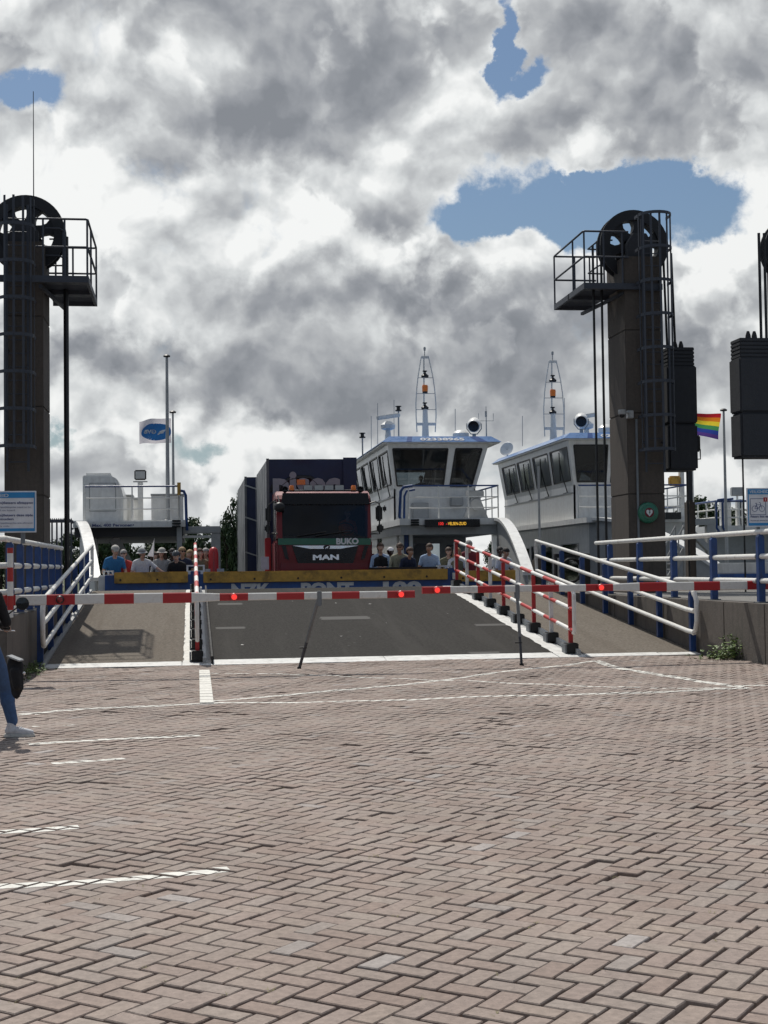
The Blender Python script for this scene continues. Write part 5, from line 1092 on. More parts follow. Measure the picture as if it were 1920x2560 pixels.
# roof lamps, beacons, horns
rb = MB().tube([(x0+.2, TY+.28, zroof+.02), (x1-.2, TY+.28, zroof+.02)], .025, 8).build('lamp_bar', 'black_plastic', tk)
for x in (772, 799, 825, 851):
    p = T(x, 1218); b = MB().box((p.x-.135, TY+.27, p.z-.085), (p.x+.135, TY+.36, p.z+.085)).build('spot_lamp', 'black_plastic', rb, bevel=.035)
    MB().box((p.x-.12, TY+.255, p.z-.07), (p.x+.12, TY+.268, p.z+.07)).build('lens', 'lens_clear', rb, bevel=.006)
for x in (731, 887):
    p = T(x, 1226); b = MB().lathe((p.x, TY+.3, p.z-.02), (0, 0, 1), [(.07, 0), (.07, .04)], 14).build('beacon_base', 'black_plastic', tk); MB().lathe((p.x, TY+.3, p.z), (0, 0, 1), [(.075, .02), (.07, .13), (.05, .155), (0, .16)], 14).build('beacon', 'lens_amber', tk, smooth=True)
for x in (714, 904): p = T(x, 1222); MB().lathe((p.x, TY+.35, p.z), (0, -1, 0), [(.03, -.4), (.04, -.1), (.09, .08), (.07, .085), (.03, .0)], 16).build('air_horn', 'black_plastic', tk, smooth=True)
def mirror(x, y0, y1, wpx, Ym):
    a, b = at(x-wpx/2, y0, Ym), at(x+wpx/2, y1, Ym); return MB().box((a.x, Ym, b.z), (b.x, Ym+.12, a.z)).build('mirror', 'black_plastic', tk, bevel=.04)
mirror(948, 1264, 1302, 17, TY+.1); mirror(951, 1311, 1330, 17, TY+.1); mirror(962, 1263, 1280, 9, TY); mirror(671, 1267, 1305, 15, TY+.1); mirror(669, 1312, 1330, 15, TY+.1)
MB().tube([T(925, 1258), T(938, 1254), T(948, 1258), T(949, 1335), T(938, 1334), T(926, 1335)], .02, 8).build('mirror_arm', 'black_plastic', tk); MB().tube([T(698, 1258), T(682, 1254), T(672, 1262), T(670, 1335), T(684, 1334), T(694, 1334)], .02, 8).build('mirror_arm', 'black_plastic', tk)
p = T(704, 1268, TY-.2); MB().ball((p.x-.05, TY-.15, p.z), .14, 12, (1.1, .7, 1)).build('front_mirror', 'black_plastic', tk, smooth=True); MB().tube([(p.x-.05, TY-.1, p.z+.1), (x0+.05, TY+.2, zws1+.1)], .02, 6).build('mirror_arm', 'black_plastic', tk)
for xs_ in (x0-.04, x1+.005): MB().box((xs_, TY+.25, DZ+.6), (xs_+.035, TY+1.9, zws0-.12)).build('door_panel', 'truck_red', tk, bevel=.01)
MB().box((x1+.04, TY+.9, DZ+.5), (x1+.24, TY+1.9, zws0-.45)).build('step_fairing', 'truck_red', tk, bevel=.05)
for k in range(5): fr_panel((748+2*k, 1404-5*k), (880-2*k, 1404-5*k), (880-2*k, 1403-5*k), (748+2*k, 1403-5*k), 'grille_slat', 'black_plastic', .04, .02)
# side window and door line on the visible flank
dq = [(x0-.005, TY+1.55, zws0-.05), (x0-.005, TY+.45, zws0-.05), (x0-.005, TY+.55, zws1), (x0-.005, TY+1.55, zws1)]; MB().grid(dq, [], .02).build('side_window', 'gloss_black', tk)
MB().box((x0-.03, TY+.3, zws0-.55), (x0-.002, TY+1.7, zws0-.5)).build('door_trim', 'black_plastic', tk)
# chassis, bed, wheels
MB().box((xc-.45, TY+.6, DZ+.45), (xc+.45, TY+9.3, DZ+.85)).build('chassis', 'boat_dark', tk)
xl_, xr_ = at(668, 1148, 41.1).x, at(888, 1148, 41.1).x
MB().box((xl_, TY+2.25, DZ+.95), (xr_, TY+9.4, DZ+1.12)).build('load_bed', 'truck_red', tk)
for y in (TY+1.2, TY+6.2, TY+7.5):
    for s_ in (-1, 1):
        wh = MB().lathe((xc+s_*1.02, y, DZ+.5), (s_, 0, 0), [(.3, -.15), (.47, -.15), (.5, -.1), (.5, .1), (.47, .15), (.3, .15)], 24).build('wheel', 'rubber', tk, smooth=True)
        MB().lathe((xc+s_*1.02, y, DZ+.5), (s_, 0, 0), [(.29, -.1), (.29, .1), (.2, .13), (.1, .08)], 18).build('rim', 'galvanised', wh, smooth=True)
# folded loading crane behind the cab
kb = TY+2.15
cr = MB().tube([at(697, 1232, kb), at(703, 1215, kb), at(722, 1200, kb), at(748, 1194, kb), at(775, 1195, kb), at(790, 1206, kb), at(800, 1225, kb)], .075, 8).build('crane_arm', 'black_plastic', tk, smooth=True)
MB().tube([at(676, 1230, kb), at(682, 1214, kb), at(695, 1210, kb), at(706, 1222, kb)], .05, 8).build('crane_hose', 'rubber', tk, smooth=True); MB().tube([at(700, 1228, kb), at(712, 1205, kb), at(740, 1200, kb), at(742, 1226, kb)], .04, 8).build('crane_hose', 'rubber', tk, smooth=True)
MB().box((xc-.5, kb, DZ+.8), (xc+.5, kb+.35, at(740, 1235, kb).z)).build('crane_base', 'truck_red', tk, bevel=.04)
a, b = at(742, 1199, kb-.05), at(763, 1212, kb-.05); MB().box((a.x, kb-.09, b.z), (b.x, kb-.06, a.z)).build('number_plate', 'lens_amber', tk)
MB().box((at(662, 1346, 40.6).x, 40.5, DZ+1.0), (at(677, 1346, 40.6).x, 40.7, at(662, 1345, 40.6).z)).build('crane_leg', 'red_paint', tk, bevel=.02)
st = MB().box((at(652, 1390, 40.4).x, 40.35, at(660, 1424, 40.4).z), (at(672, 1390, 40.4).x, 40.38, at(660, 1392, 40.4).z)).build('marker_board', 'letter_white', tk)
def tarp(parent, x0, x1, y0, y1, z0, z1, name, front, side, seed):
    g = random.Random(seed)
    import mathutils
    def wr(p): return .035*(mathutils.noise.noise(Vector(p)*1.6+Vector((seed, 0, 0)))+.5*mathutils.noise.noise(Vector((p[0]*3, p[1]*3, p[2]*.7))*1.4))
    def sheet(P, nu, nv, nrm, m, nm):
        vs = []; fs = []
        for j in range(nv+1):
            for i in range(nu+1):
                p = P(i/nu, j/nv); e = min(i, nu-i)/nu*min(j, nv-j)/nv; vs.append(Vector(p)+Vector(nrm)*(wr(p)*(1 if e > 0 else .2)))
        for j in range(nv):
            for i in range(nu): a = j*(nu+1)+i; fs.append((a, a+1, a+nu+2, a+nu+1))
        return MB().add(vs, fs).build(nm, m, parent, smooth=True)
    MB().box((x0+.07, y0+.07, z0), (x1-.07, y1-.07, z1-.07)).build('load_frame', 'boat_dark', parent)
    f = sheet(lambda u, v: (x0+(x1-x0)*u, y0, z0+(z1-z0)*v), 24, 28, (0, -1, 0), front, name)
    sheet(lambda u, v: (x0, y1+(y0-y1)*u, z0+(z1-z0)*v), 40, 28, (-1, 0, 0), side, name); sheet(lambda u, v: (x1, y0+(y1-y0)*u, z0+(z1-z0)*v), 40, 20, (1, 0, 0), side, name)
    sheet(lambda u, v: (x0+(x1-x0)*u, y0+(y1-y0)*v, z1-.05*abs(math.sin(v*9))), 16, 30, (0, 0, 1), front, name)
    MB().box((x0-.03, y0-.03, z0), (x0+.05, y0+.05, z1+.02)).build('corner_post', 'tarp_grey', parent); MB().box((x1-.05, y0-.03, z0), (x1+.03, y0+.05, z1+.02)).build('corner_post', 'boat_dark', parent)
    for k in range(5):
        y = y0+(y1-y0)*(k+.5)/5; MB().bar((x0-.05, y, z0+.05), (x0-.05, y+.1, z1-.1), .012, .05).build('strap', 'boat_grey', parent)
    return f
zt1 = at(770, 1148, 41.1).z
tarp(tk, xl_, xr_, 41.1, 48.0, DZ+1.12, zt1, 'tarpaulin', 'tarp_navy', 'tarp_grey', 3)
ub = at(858, 1146, 41.0).x; MB().box((ub, 41.0, zt1-1.5), (xr_+.03, 41.06, zt1+.04)).build('tarp_flap', 'tarp_navy', tk)
text('pisec', 'tarp_lettering', 'tarp_letter', tk, ((at(682, 1220, 41.04).x+at(851, 1220, 41.04).x)/2, 41.035, at(760, 1240, 41.05).z), XD, ZD, .72, at(851, 1220, 41.05).x-at(682, 1220, 41.05).x, .006, .05)
tr = thing('trailer', 'second navy tarpaulin load on a trailer behind the truck', 'trailer', (3.0, 52, DZ))
xa_, xb_ = at(613, 1193, 49.0).x, at(613, 1193, 49.0).x+2.5; zt2 = at(613, 1193, 49.0).z
MB().box((xa_, 49.0, DZ+.95), (xb_, 57.5, DZ+1.12)).build('load_bed', 'boat_dark', tr); MB().box((xa_+.8, 47.6, DZ+.6), (xb_-.8, 57, DZ+.95)).build('chassis', 'boat_dark', tr)
for y in (53.5, 54.9):
    for s_ in (-1, 1):
        wh = MB().lathe(((xa_+xb_)/2+s_*1.05, y, DZ+.5), (s_, 0, 0), [(.3, -.15), (.47, -.15), (.5, -.1), (.5, .1), (.47, .15), (.3, .15)], 20).build('wheel', 'rubber', tr, smooth=True); MB().lathe(((xa_+xb_)/2+s_*1.05, y, DZ+.5), (s_, 0, 0), [(.29, -.1), (.29, .1), (.2, .13), (.1, .08)], 16).build('rim', 'galvanised', wh)
tarp(tr, xa_, xb_, 49.0, 57.4, DZ+1.0, zt2, 'tarpaulin', 'tarp_navy', 'tarp_grey', 8)
for k, z in enumerate((1.5, 2.7, 3.8)): MB().bar((xa_-.02, 48.95, DZ+z+.35), (xb_, 48.95, DZ+z-.5), .05, .015, (0, 1, 0)).build('strap', 'boat_grey', tr)
# ------------------------------------------------------------------ people
def capsule(mb, a, b, ra, rb, n=12):
    a = Vector(a); b = Vector(b); d = b-a; L_ = d.length
    if L_ < 1e-5: return mb.ball(a, ra, n)
    d.normalize(); pts = []; rs = []
    for k in range(4): t = math.pi/2*(1-k/4); pts.append(a-d*ra*math.sin(t)); rs.append(max(.002, ra*math.cos(t)))
    for k in range(5): t = math.pi/2*k/4; pts.append(b+d*rb*math.sin(t)); rs.append(max(.002, rb*math.cos(t)))
    return mb.tube(pts, rs, n)
def body_mesh(name, prims, parent, voxel, smooth_n=3):
    """one continuous skin around all limbs, coloured by the nearest limb"""
    mb = MB()
    for a, b, ra, rb, m in prims: capsule(mb, a, b, ra, rb)
    me = bpy.data.meshes.new(name); me.from_pydata(mb.v, [], mb.f)
    bm = bmesh.new(); bm.from_mesh(me); bmesh.ops.recalc_face_normals(bm, faces=bm.faces); bm.to_mesh(me); bm.free()
    o = bpy.data.objects.new(name, me); col.objects.link(o)
    md = o.modifiers.new('skin', 'REMESH'); md.mode = 'VOXEL'; md.voxel_size = voxel
    dg = bpy.context.evaluated_depsgraph_get(); m2 = bpy.data.meshes.new_from_object(o.evaluated_get(dg)); o.modifiers.clear(); o.data = m2; bpy.data.meshes.remove(me)
    bm = bmesh.new(); bm.from_mesh(m2)
    for _ in range(smooth_n): bmesh.ops.smooth_vert(bm, verts=bm.verts, factor=.5, use_axis_x=True, use_axis_y=True, use_axis_z=True)
    bm.to_mesh(m2); bm.free()
    mats = []
    for p_ in prims:
        if p_[4] not in mats: mats.append(p_[4])
    m2.materials.clear()
    for k in mats: m2.materials.append(MATS[k])
    n = len(m2.polygons); c = np.empty(n*3); m2.polygons.foreach_get('center', c); c = c.reshape(-1, 3); best = np.full(n, 1e9); idx = np.zeros(n, int)
    for a, b, ra, rb, mt in prims:
        a = np.array(a); b = np.array(b); d = b-a; l2 = max(1e-9, d@d); t = np.clip(((c-a)@d)/l2, 0, 1); dist = np.linalg.norm(c-(a+t[:, None]*d), axis=1)-(ra+(rb-ra)*t)
        w_ = dist < best; best[w_] = dist[w_]; idx[w_] = mats.index(mt)
    m2.polygons.foreach_set('material_index', idx.tolist()); m2.polygons.foreach_set('use_smooth', [True]*n); m2.update()
    o0 = wpos(parent)
    m2.transform(Matrix.Translation(-o0)); o.parent = parent; return o
def head_part(name, m, parent, M, mb):
    b = MB(); b.v = [tuple(M @ Vector(v)) for v in mb.v]; b.f = mb.f; b.m = mb.m; return b.build(name, m, parent, smooth=True)
def cap_shell(sx, sy, sz, cut, back=.0, n=16):         # hair or hat: upper part of an ellipsoid, kept where z > cut (lower at the back)
    mb = MB().ball((0, 0, 0), 1, n, (sx, sy, sz)); keep = []
    for f in mb.f:
        c = sum((Vector(mb.v[i]) for i in f), Vector())/len(f)
        if c.z > cut-(back if c.y > 0 else 0)*min(1, max(0, c.y/sy)*1.6): keep.append(f)
    mb.f = keep; mb.m = [0]*len(keep); return mb
def hand(prims, wr, d, side, upv, m, s=1.0, curl=.5):
    d = Vector(d).normalized(); sd = Vector(side).normalized(); up = Vector(upv).normalized(); wr = Vector(wr)
    pc = wr+d*.045*s
    for k in (-1, 0, 1): prims.append((wr+sd*.014*k*s, wr+d*.085*s+sd*.026*k*s, .020*s, .018*s, m))
    for k, l in ((-1.5, .062), (-.5, .075), (.5, .080), (1.5, .070)):
        a = wr+d*.085*s+sd*.0215*k*s; b = a+(d*(1-.3*curl)-up*.5*curl)*l*.55*s; c = b+(d*(.6-.5*curl)-up*(.4+curl*.6))*l*.5*s
        prims += [(a, b, .0105*s, .0098*s, m), (b, c, .0098*s, .0085*s, m)]
    a = wr+d*.02*s+sd*.028*s; b = a+(d*.5+sd*.6-up*.3)*.05*s; prims += [(a, b, .014*s, .012*s, m), (b, b+(d*.8-up*.3)*.035*s, .012*s, .010*s, m)]
def person(x, y, z0, Ht, face, lean, top, legs, skin, hair, label, hat=None, shades=False, long_hair=False, arms='rail', armturn=0.0, tilt=0.0, turn=0.0, vest=None, bag=None, voxel=.017, name='person', group=None, sleeve=None):
    t = thing(name, label, 'person', (x, y, z0), group); s = Ht/1.75
    B = Matrix.Translation((x, y, z0)) @ Matrix.Rotation(face, 4, 'Z')           # facing -Y at 0
    hipz = .93*s; Lm = B @ Matrix.Translation((0, 0, hipz)) @ Matrix.Rotation(lean, 4, 'X') @ Matrix.Translation((0, 0, -hipz))   # upper body bends forward about the hips
    U = lambda *p: Lm @ Vector((p[0]*s, p[1]*s, p[2]*s)); D = lambda *p: B @ Vector((p[0]*s, p[1]*s, p[2]*s))
    pr = []; slv = sleeve or top
    for k in (-1, 1):
        pr += [(D(.09*k, 0, .93), D(.10*k, -.01, .50), .088*s, .062*s, legs), (D(.10*k, -.01, .50), D(.105*k, .02, .10), .060*s, .040*s, legs), (D(.105*k, .03, .05), D(.12*k, -.16, .035), .042*s, .036*s, 'cloth_black')]
        pr += [(U(.075*k, .0, .98), U(.085*k, .0, 1.15), .105*s, .100*s, top), (U(.085*k, 0, 1.15), U(.10*k, .0, 1.36), .105*s, .085*s, top), (U(.10*k, .0, 1.38), U(.175*k, .0, 1.40), .075*s, .062*s, top), (U(.02*k, .015, 1.47), U(.15*k, .01, 1.42), .045*s, .055*s, top)]
        if vest: pr += [(U(.07*k, -.03, 1.0), U(.08*k, -.03, 1.33), .112*s, .095*s, vest)]
        sh = U(.19*k, .0, 1.39)
        if arms == 'rail': el, wr = U(.27*k, -.10, 1.13), None; wr = el+(B.to_3x3() @ Vector((-.10*k, -.24, -.04)))*s
        elif arms == 'down': el, wr = U(.25*k, .02, 1.12), U(.25*k, -.06, .87)
        elif arms == 'folded': el, wr = U(.25*k, -.16, 1.15), None; wr = el+(B.to_3x3() @ Vector((-.24*k, -.10, -.03)))*s
        elif arms == 'reach':
            if k == 1: el, wr = U(.42, -.12, 1.22), U(.66, -.18, 1.10)
            else: el, wr = U(-.27, -.10, 1.13), U(-.20, -.33, 1.08)
        elif arms == 'phone': el, wr = U(.26*k, -.06, 1.12), U(.10*k, -.30, 1.16)
        mid = sh.lerp(el, .62)
        pr += [(sh, mid, .058*s, .048*s, slv), (mid, el, .043*s, .039*s, slv if sleeve else skin), (el, wr, .039*s, .028*s, slv if (sleeve and arms != 'reach') else skin)]
        dd = (wr-el).normalized(); hand(pr, wr, dd, B.to_3x3() @ Vector((-k, 0, 0)), (0, 0, 1), skin, s)
    pr += [(U(0, .01, 1.02), U(0, .01, 1.38), .10*s, .09*s, vest or top), (D(0, .01, .94), U(0, .01, 1.02), .10*s, .10*s, legs)]
    pr += [(U(0, .015, 1.40), U(0, -.005, 1.53), .056*s, .052*s, skin)]
    Hm = Lm @ Matrix.Translation((0, -.015*s, 1.53*s)) @ Matrix.Rotation(turn, 4, 'Z') @ Matrix.Rotation(tilt-lean*.75, 4, 'X') @ Matrix.Translation((0, 0, .10*s))
    h = lambda *p: Hm @ Vector((p[0]*s, p[1]*s, p[2]*s))
    pr += [(h(0, .02, .035), h(0, -.01, .03), .080*s, .078*s, skin), (h(0, -.03, -.03), h(0, -.045, -.075), .060*s, .040*s, skin), (h(-.022, -.045, -.02), h(.022, -.045, -.02), .048*s, .048*s, skin),
           (h(0, -.088, .02), h(0, -.104, -.018), .011*s, .015*s, skin), (h(.078, .0, .025), h(.080, .012, -.012), .016*s, .012*s, skin), (h(-.078, .0, .025), h(-.080, .012, -.012), .016*s, .012*s, skin), (h(-.03, -.078, .045), h(.03, -.078, .045), .012*s, .012*s, skin)]
    body_mesh('body', pr, t, voxel*s)
    S = Matrix.Scale(s, 4); HS = Hm @ S
    e = MB()
    for k in (-1, 1): e.ball((.030*k, -.083, .024), .0125, 8)
    head_part('eyes', 'eye_white', t, HS, e)
    e = MB()
    for k in (-1, 1): e.ball((.030*k, -.0935, .024), .0062, 6)
    head_part('pupils', 'hair_black', t, HS, e)
    head_part('mouth', 'lips', t, HS, MB().ball((0, -.086, -.050), .02, 8, (1, .35, .32)))
    if hair:
        hm = cap_shell(.097, .114, .110, .02, .14); hm.v = [(a, b+.012, c+.035) for a, b, c in hm.v]; head_part('hair', hair, t, HS, hm)
        if long_hair:
            lh = MB()
            for k in (-1, 1): capsule(lh, (.075*k, .02, .05), (.095*k, .03, -.13), .035, .045)
            capsule(lh, (0, .07, .05), (0, .075, -.16), .07, .07); head_part('long_hair', hair, t, HS, lh)
    if hat:
        kind, mt = hat
        if kind == 'cap':
            c = cap_shell(.100, .118, .100, .0, 0); c.v = [(a, b+.010, d+.055) for a, b, d in c.v]; capsule(c, (-.05, -.11, .062), (.05, -.11, .062), .016, .016); capsule(c, (-.03, -.145, .055), (.03, -.145, .055), .010, .010)
        elif kind == 'bucket':
            c = cap_shell(.102, .118, .105, .0, 0); c.v = [(a, b+.010, d+.045) for a, b, d in c.v]; c.lathe((0, .005, .03), (0, 0, 1), [(.100, .02), (.150, -.012), (.148, -.022), (.096, .010), (.100, .02)], 20)
        else:
            c = cap_shell(.112, .135, .118, .0, .05); c.v = [(a, b+.012, d+.045) for a, b, d in c.v]
            for k in (-1, 1): capsule(c, (.08*k, 0, .05), (.02*k, -.06, -.10), .006, .006)
        head_part('helmet' if kind == 'helmet' else 'hat', mt, t, HS, c)
    if shades:
        g = MB()
        for k in (-1, 1): g.ball((.031*k, -.094, .024), .023, 10, (1, .3, .75)); g.bar((.05*k, -.09, .03), (.082*k, .01, .03), .006)
        g.bar((-.01, -.10, .028), (.01, -.10, .028), .006); head_part('sunglasses', 'gloss_black', t, HS, g)
    if bag:
        g = MB(); capsule(g, (.14*s, -.09*s, 1.02*s), (.13*s, -.10*s, 1.40*s), .018*s, .018*s); capsule(g, (.13*s, -.09*s, 1.40*s), (.12*s, .10*s, 1.42*s), .018*s, .018*s); g.box((-.14*s, .10*s, .98*s), (.14*s, .22*s, 1.40*s))
        head_part('backpack', bag, t, Lm, g)
    return t
DK = .362
def pax(px, py, Y, top, skin, hair, label, lean=.12, **k):
    hz = at(px, py, Y); zc = hz.z+ .0
    Ht = (zc-DK)/(1.635/1.75) if lean < .2 else (zc-DK+.10+lean*.12)/(1.635/1.75)
    Ht = max(1.45, min(1.98, Ht)); s = Ht/1.75; fx = k.get('face', 0.0)
    fwd = .69*s*math.sin(lean)                                    # the head moves forward when the back bends
    return person(hz.x-fwd*math.sin(fx), Y+fwd*math.cos(fx), DK, Ht, fx, lean, top, k.pop('legs', 'denim_dark'), skin, hair, label, **{**k, 'face': fx} if False else {a: b for a, b in k.items() if a != 'face'})
pax(288, 1380, 38.35, 'cloth_blue', 'skin', 'hair_grey', 'person in a bright blue polo and pale cap bowing over the gate', .42, hat=('cap', 'cap_plaid'), tilt=.25, face=.25)
pax(309, 1386, 38.75, 'cloth_red', 'skin', 'hair_grey', 'person in a red top and sunglasses next to the blue polo', .08, shades=True, face=-.1)
pax(356, 1393, 38.25, 'cloth_white', 'skin', 'hair_grey', 'person in a white T-shirt and bucket hat with one arm stretched along the gate', .25, hat=('bucket', 'cloth_grey'), arms='reach', turn=.5, face=.15)
pax(387, 1391, 40.0, 'cloth_black', 'skin', 'hair_brown', 'person in black standing between the bucket hat and the grey jacket', .05, long_hair=True, turn=.6)
pax(404, 1382, 38.75, 'cloth_grey', 'skin', 'hair_brown', 'person in a light grey jacket with long brown hair and a pale hat', .10, hat=('bucket', 'cap_plaid'), shades=True, long_hair=True, sleeve='cloth_grey', turn=-.3)
pax(431, 1383, 40.4, 'cloth_black', 'skin_dark', 'hair_black', 'person in black with black hair behind the cyclist helmet', .05)
pax(441, 1400, 38.35, 'cloth_black', 'skin', 'hair_brown', 'person in black wearing a dark cycle helmet, looking down', .30, hat=('helmet', 'helmet_dark'), tilt=.35, face=-.25)
pax(456, 1380, 38.75, 'cloth_navy', 'skin_tan', 'hair_fair', 'person in a navy shirt and sunglasses with fair hair', .08, shades=True, turn=.4)
pax(474, 1386, 39.7, 'cloth_grey', 'skin', 'hair_fair', 'person with long fair hair and grey coat behind the navy shirt', .05, long_hair=True, turn=-.5, sleeve='cloth_grey')
pax(500, 1383, 38.9, 'cloth_olive', 'skin', 'hair_brown', 'person in an olive coat standing behind the divider rail end', .08, long_hair=True, sleeve='cloth_olive', turn=.5)
pax(514, 1382, 40.2, 'cloth_khaki', 'skin', 'hair_grey', 'person in khaki with grey hair beside the red canister', .05, sleeve='cloth_khaki')
pax(951, 1370, 38.8, 'cloth_pale_blue', 'skin', 'hair_brown', 'person in a black body warmer over pale sleeves beside the truck', .05, vest='cloth_black', arms='phone', sleeve='cloth_pale_blue')
pax(976, 1381, 39.6, 'cloth_black', 'skin_dark', 'hair_black', 'person in black with a black and white cap', .05, hat=('cap', 'cloth_white'))
pax(999, 1370, 38.7, 'cloth_khaki', 'skin_tan', 'hair_brown', 'person in a khaki shirt and sunglasses with a dark backpack strap', .06, shades=True, bag='cloth_black', turn=-.4, sleeve='cloth_khaki')
pax(1026, 1388, 38.45, 'cloth_navy', 'skin_tan', 'hair_brown', 'person in a navy top leaning sideways on the gate', .45, face=.5, sleeve='cloth_navy')
pax(1073, 1370, 38.4, 'cloth_pale_blue', 'skin_tan', 'hair_brown', 'person in a pale blue polo leaning with both hands on the gate', .18, turn=-.3, face=-.15)
pax(1121, 1379, 38.7, 'cloth_olive', 'skin', 'hair_brown', 'person in an open olive shirt looking down at the gate', .15, tilt=.15, sleeve='cloth_olive')
pax(1142, 1380, 38.6, 'cloth_white', 'skin_tan', 'hair_fair', 'person with curly fair hair in a white shirt and green vest', .15, vest='cloth_olive', long_hair=True, turn=-.5)
pax(1172, 1358, 39.6, 'cloth_maroon', 'skin', 'hair_grey', 'tall person in a maroon T-shirt behind the divider rail', .03, arms='down')
pax(1250, 1378, 39.4, 'cloth_white', 'skin_dark', 'hair_black', 'person with a shaved head behind the folded arms', .08)
pax(1265, 1388, 38.15, 'cloth_white', 'skin_tan', 'hair_black', 'person in a white T-shirt leaning on folded arms over the gate', .50, arms='folded', tilt=.2, face=.3)
# captain and driver
c = at(1052, 1183, 51.6); person(c.x, 51.6, 3.25, 1.72, math.pi*.9, .05, 'cloth_navy', 'cloth_navy', 'skin', 'hair_brown', 'person in navy at the controls inside the ferry wheelhouse', arms='phone', sleeve='cloth_navy')
dx_ = T(878, 1290).x
person(dx_, TY+.95, T(878, 1284).z-1.60, 1.72, 0, 0, 'hi_vis', 'denim_dark', 'skin', 'hair_grey', 'person in an orange work shirt behind the truck windscreen', arms='phone', sleeve='hi_vis')
sw = T(870, 1320); MB().lathe((sw.x, TY+.62, sw.z), (0, -.7, .7), [(.21, 0), (.235, .0), (.235, .025), (.21, .025), (.21, 0)], 24).build('steering_wheel', 'black_plastic', tk)

# foreground cyclist, cut by the picture edge
bx, by = -2.13, 14.15
bc = thing('bicycle', 'dark bicycle with a round handlebar mirror and black pannier waiting at the kerb', 'bicycle', (bx, by, 0))
for wy in (by-.52, by+.56):
    wh = MB().lathe((bx, wy, .345), (1, 0, 0), [(.325, -.018), (.345, 0), (.325, .018), (.315, 0), (.325, -.018)], 32).build('wheel', 'rubber', bc, smooth=True); sp = MB()
    MB().lathe((bx, wy, .345), (1, 0, 0), [(.305, -.012), (.318, -.012), (.318, .012), (.305, .012), (.305, -.012)], 32).build('rim', 'chrome', wh)
    for k in range(18): a = k*math.pi/9; sp.tube([(bx, wy, .345), (bx, wy+.31*math.cos(a), .345+.31*math.sin(a))], .0014, 4)
    sp.build('spokes', 'chrome', wh)
bf = MB()
for a, b in (((by-.52, .345), (by-.12, .30)), ((by-.52, .345), (by-.18, .84)), ((by-.12, .30), (by-.20, .90)), ((by-.12, .30), (by+.40, .84)), ((by-.17, .78), (by+.38, .92)), ((by+.36, 1.0), (by+.56, .345))): bf.tube([(bx, a[0], a[1]), (bx, b[0], b[1])], .018, 8)
bf.build('frame', 'gloss_black', bc)
MB().ball((bx, by-.22, .93), .13, 12, (.75, 1.1, .35)).build('saddle', 'cloth_black', bc, smooth=True)
hb_ = (bx, by+.34, 1.06); MB().tube([(bx-.31, by+.16, 1.06), (bx-.22, by+.28, 1.06), hb_, (bx+.22, by+.28, 1.06), (bx+.33, by+.14, 1.06)], .012, 8).build('handlebar', 'chrome', bc, smooth=True)
gp = MB().tube([(bx+.27, by+.19, 1.06), (bx+.35, by+.11, 1.06)], .017, 8).build('grip', 'rubber', bc); MB().tube([(bx+.24, by+.27, 1.04), (bx+.33, by+.20, 1.035), (bx+.40, by+.16, 1.03)], .007, 6).build('brake_lever', 'chrome', bc)
mp = at(56, 1509, by+.2); MB().tube([(bx+.28, by+.18, 1.07), (mp.x-.16, by+.2, mp.z-.12), mp], .008, 6).build('mirror_arm', 'black_plastic', bc)
MB().lathe(mp, (0, -1, 0), [(.0, -.045), (.04, -.035), (.065, 0), (.060, .006)], 20).build('mirror', 'gloss_black', bc, smooth=True); MB().lathe(mp, (0, -1, 0), [(.058, .0062), (.0, .008)], 20).build('mirror_glass', 'dark_glass', bc)
q0, q1 = at(20, 1640, by-.62), at(54, 1752, by-.62)
cxp = (q0.x+q1.x)/2-.03
cxp += .035
pbl = [((cxp-.03, by-.60, q0.z-.05), (cxp+.02, by-.60, q0.z-.09), .045, .055), ((cxp+.02, by-.60, q0.z-.10), (cxp+.035, by-.62, q1.z+.12), .058, .042), ((cxp-.03, by-.60, q0.z-.09), (cxp+.0, by-.60, q1.z+.07), .055, .040), ((cxp+.0, by-.66, q0.z-.15), (cxp+.02, by-.66, q1.z+.14), .05, .04), ((cxp+.035, by-.62, q1.z+.13), (cxp+.01, by-.62, q1.z+.05), .042, .035)]
pb = body_mesh('pannier', [(Vector(a), Vector(b), ra, rb, 'cloth_black') for a, b, ra, rb in pbl], bc, .012, 4)
fl_ = [(Vector((cxp-.06, by-.62, q0.z-.035)), Vector((cxp+.07, by-.63, q0.z-.075)), .06, .045, 'cloth_grey')]; body_mesh('pannier_flap', fl_, pb, .012, 2) if False else MB().bar((cxp-.06, by-.62, q0.z+.005), (cxp+.06, by-.64, q0.z-.045), .16, .014).build('pannier_flap', 'cloth_grey', pb, bevel=.006)
MB().ball((cxp+.082, by-.66, q0.z-.16), .016, 8).build('buckle', 'chrome', pb)
cy = thing('person', 'person in a black jacket, blue jeans and white sneakers standing over a bicycle', 'person', (bx+.1, by-.1, 0))
ft = gr(45, 1843); fx_, fy_ = ft.x-.03, ft.y
an = Vector((at(30, 1798, fy_).x, fy_+.02, .13)); kn = Vector((at(16, 1712, fy_).x, fy_+.03, .47)); hp_ = Vector((bx+.20, by-.12, .86))
pr = [(hp_, kn, .112, .080, 'denim'), (kn, kn.lerp(an, .35)+Vector((-.008, -.02, 0)), .078, .074, 'denim'), (kn.lerp(an, .35)+Vector((-.008, -.02, 0)), an+Vector((0, 0, .03)), .074, .056, 'denim'), (an+Vector((0, 0, .0)), an-Vector((0, 0, .05)), .036, .036, 'skin')]
l2 = Vector((bx-.22, by+.1, .47)); l3 = Vector((bx-.24, by-.02, .12)); pr += [(Vector((bx-.06, by-.12, .86)), l2, .105, .068, 'denim'), (l2, l3, .066, .048, 'denim'), (l3, l3-Vector((0, 0, .05)), .036, .036, 'skin')]
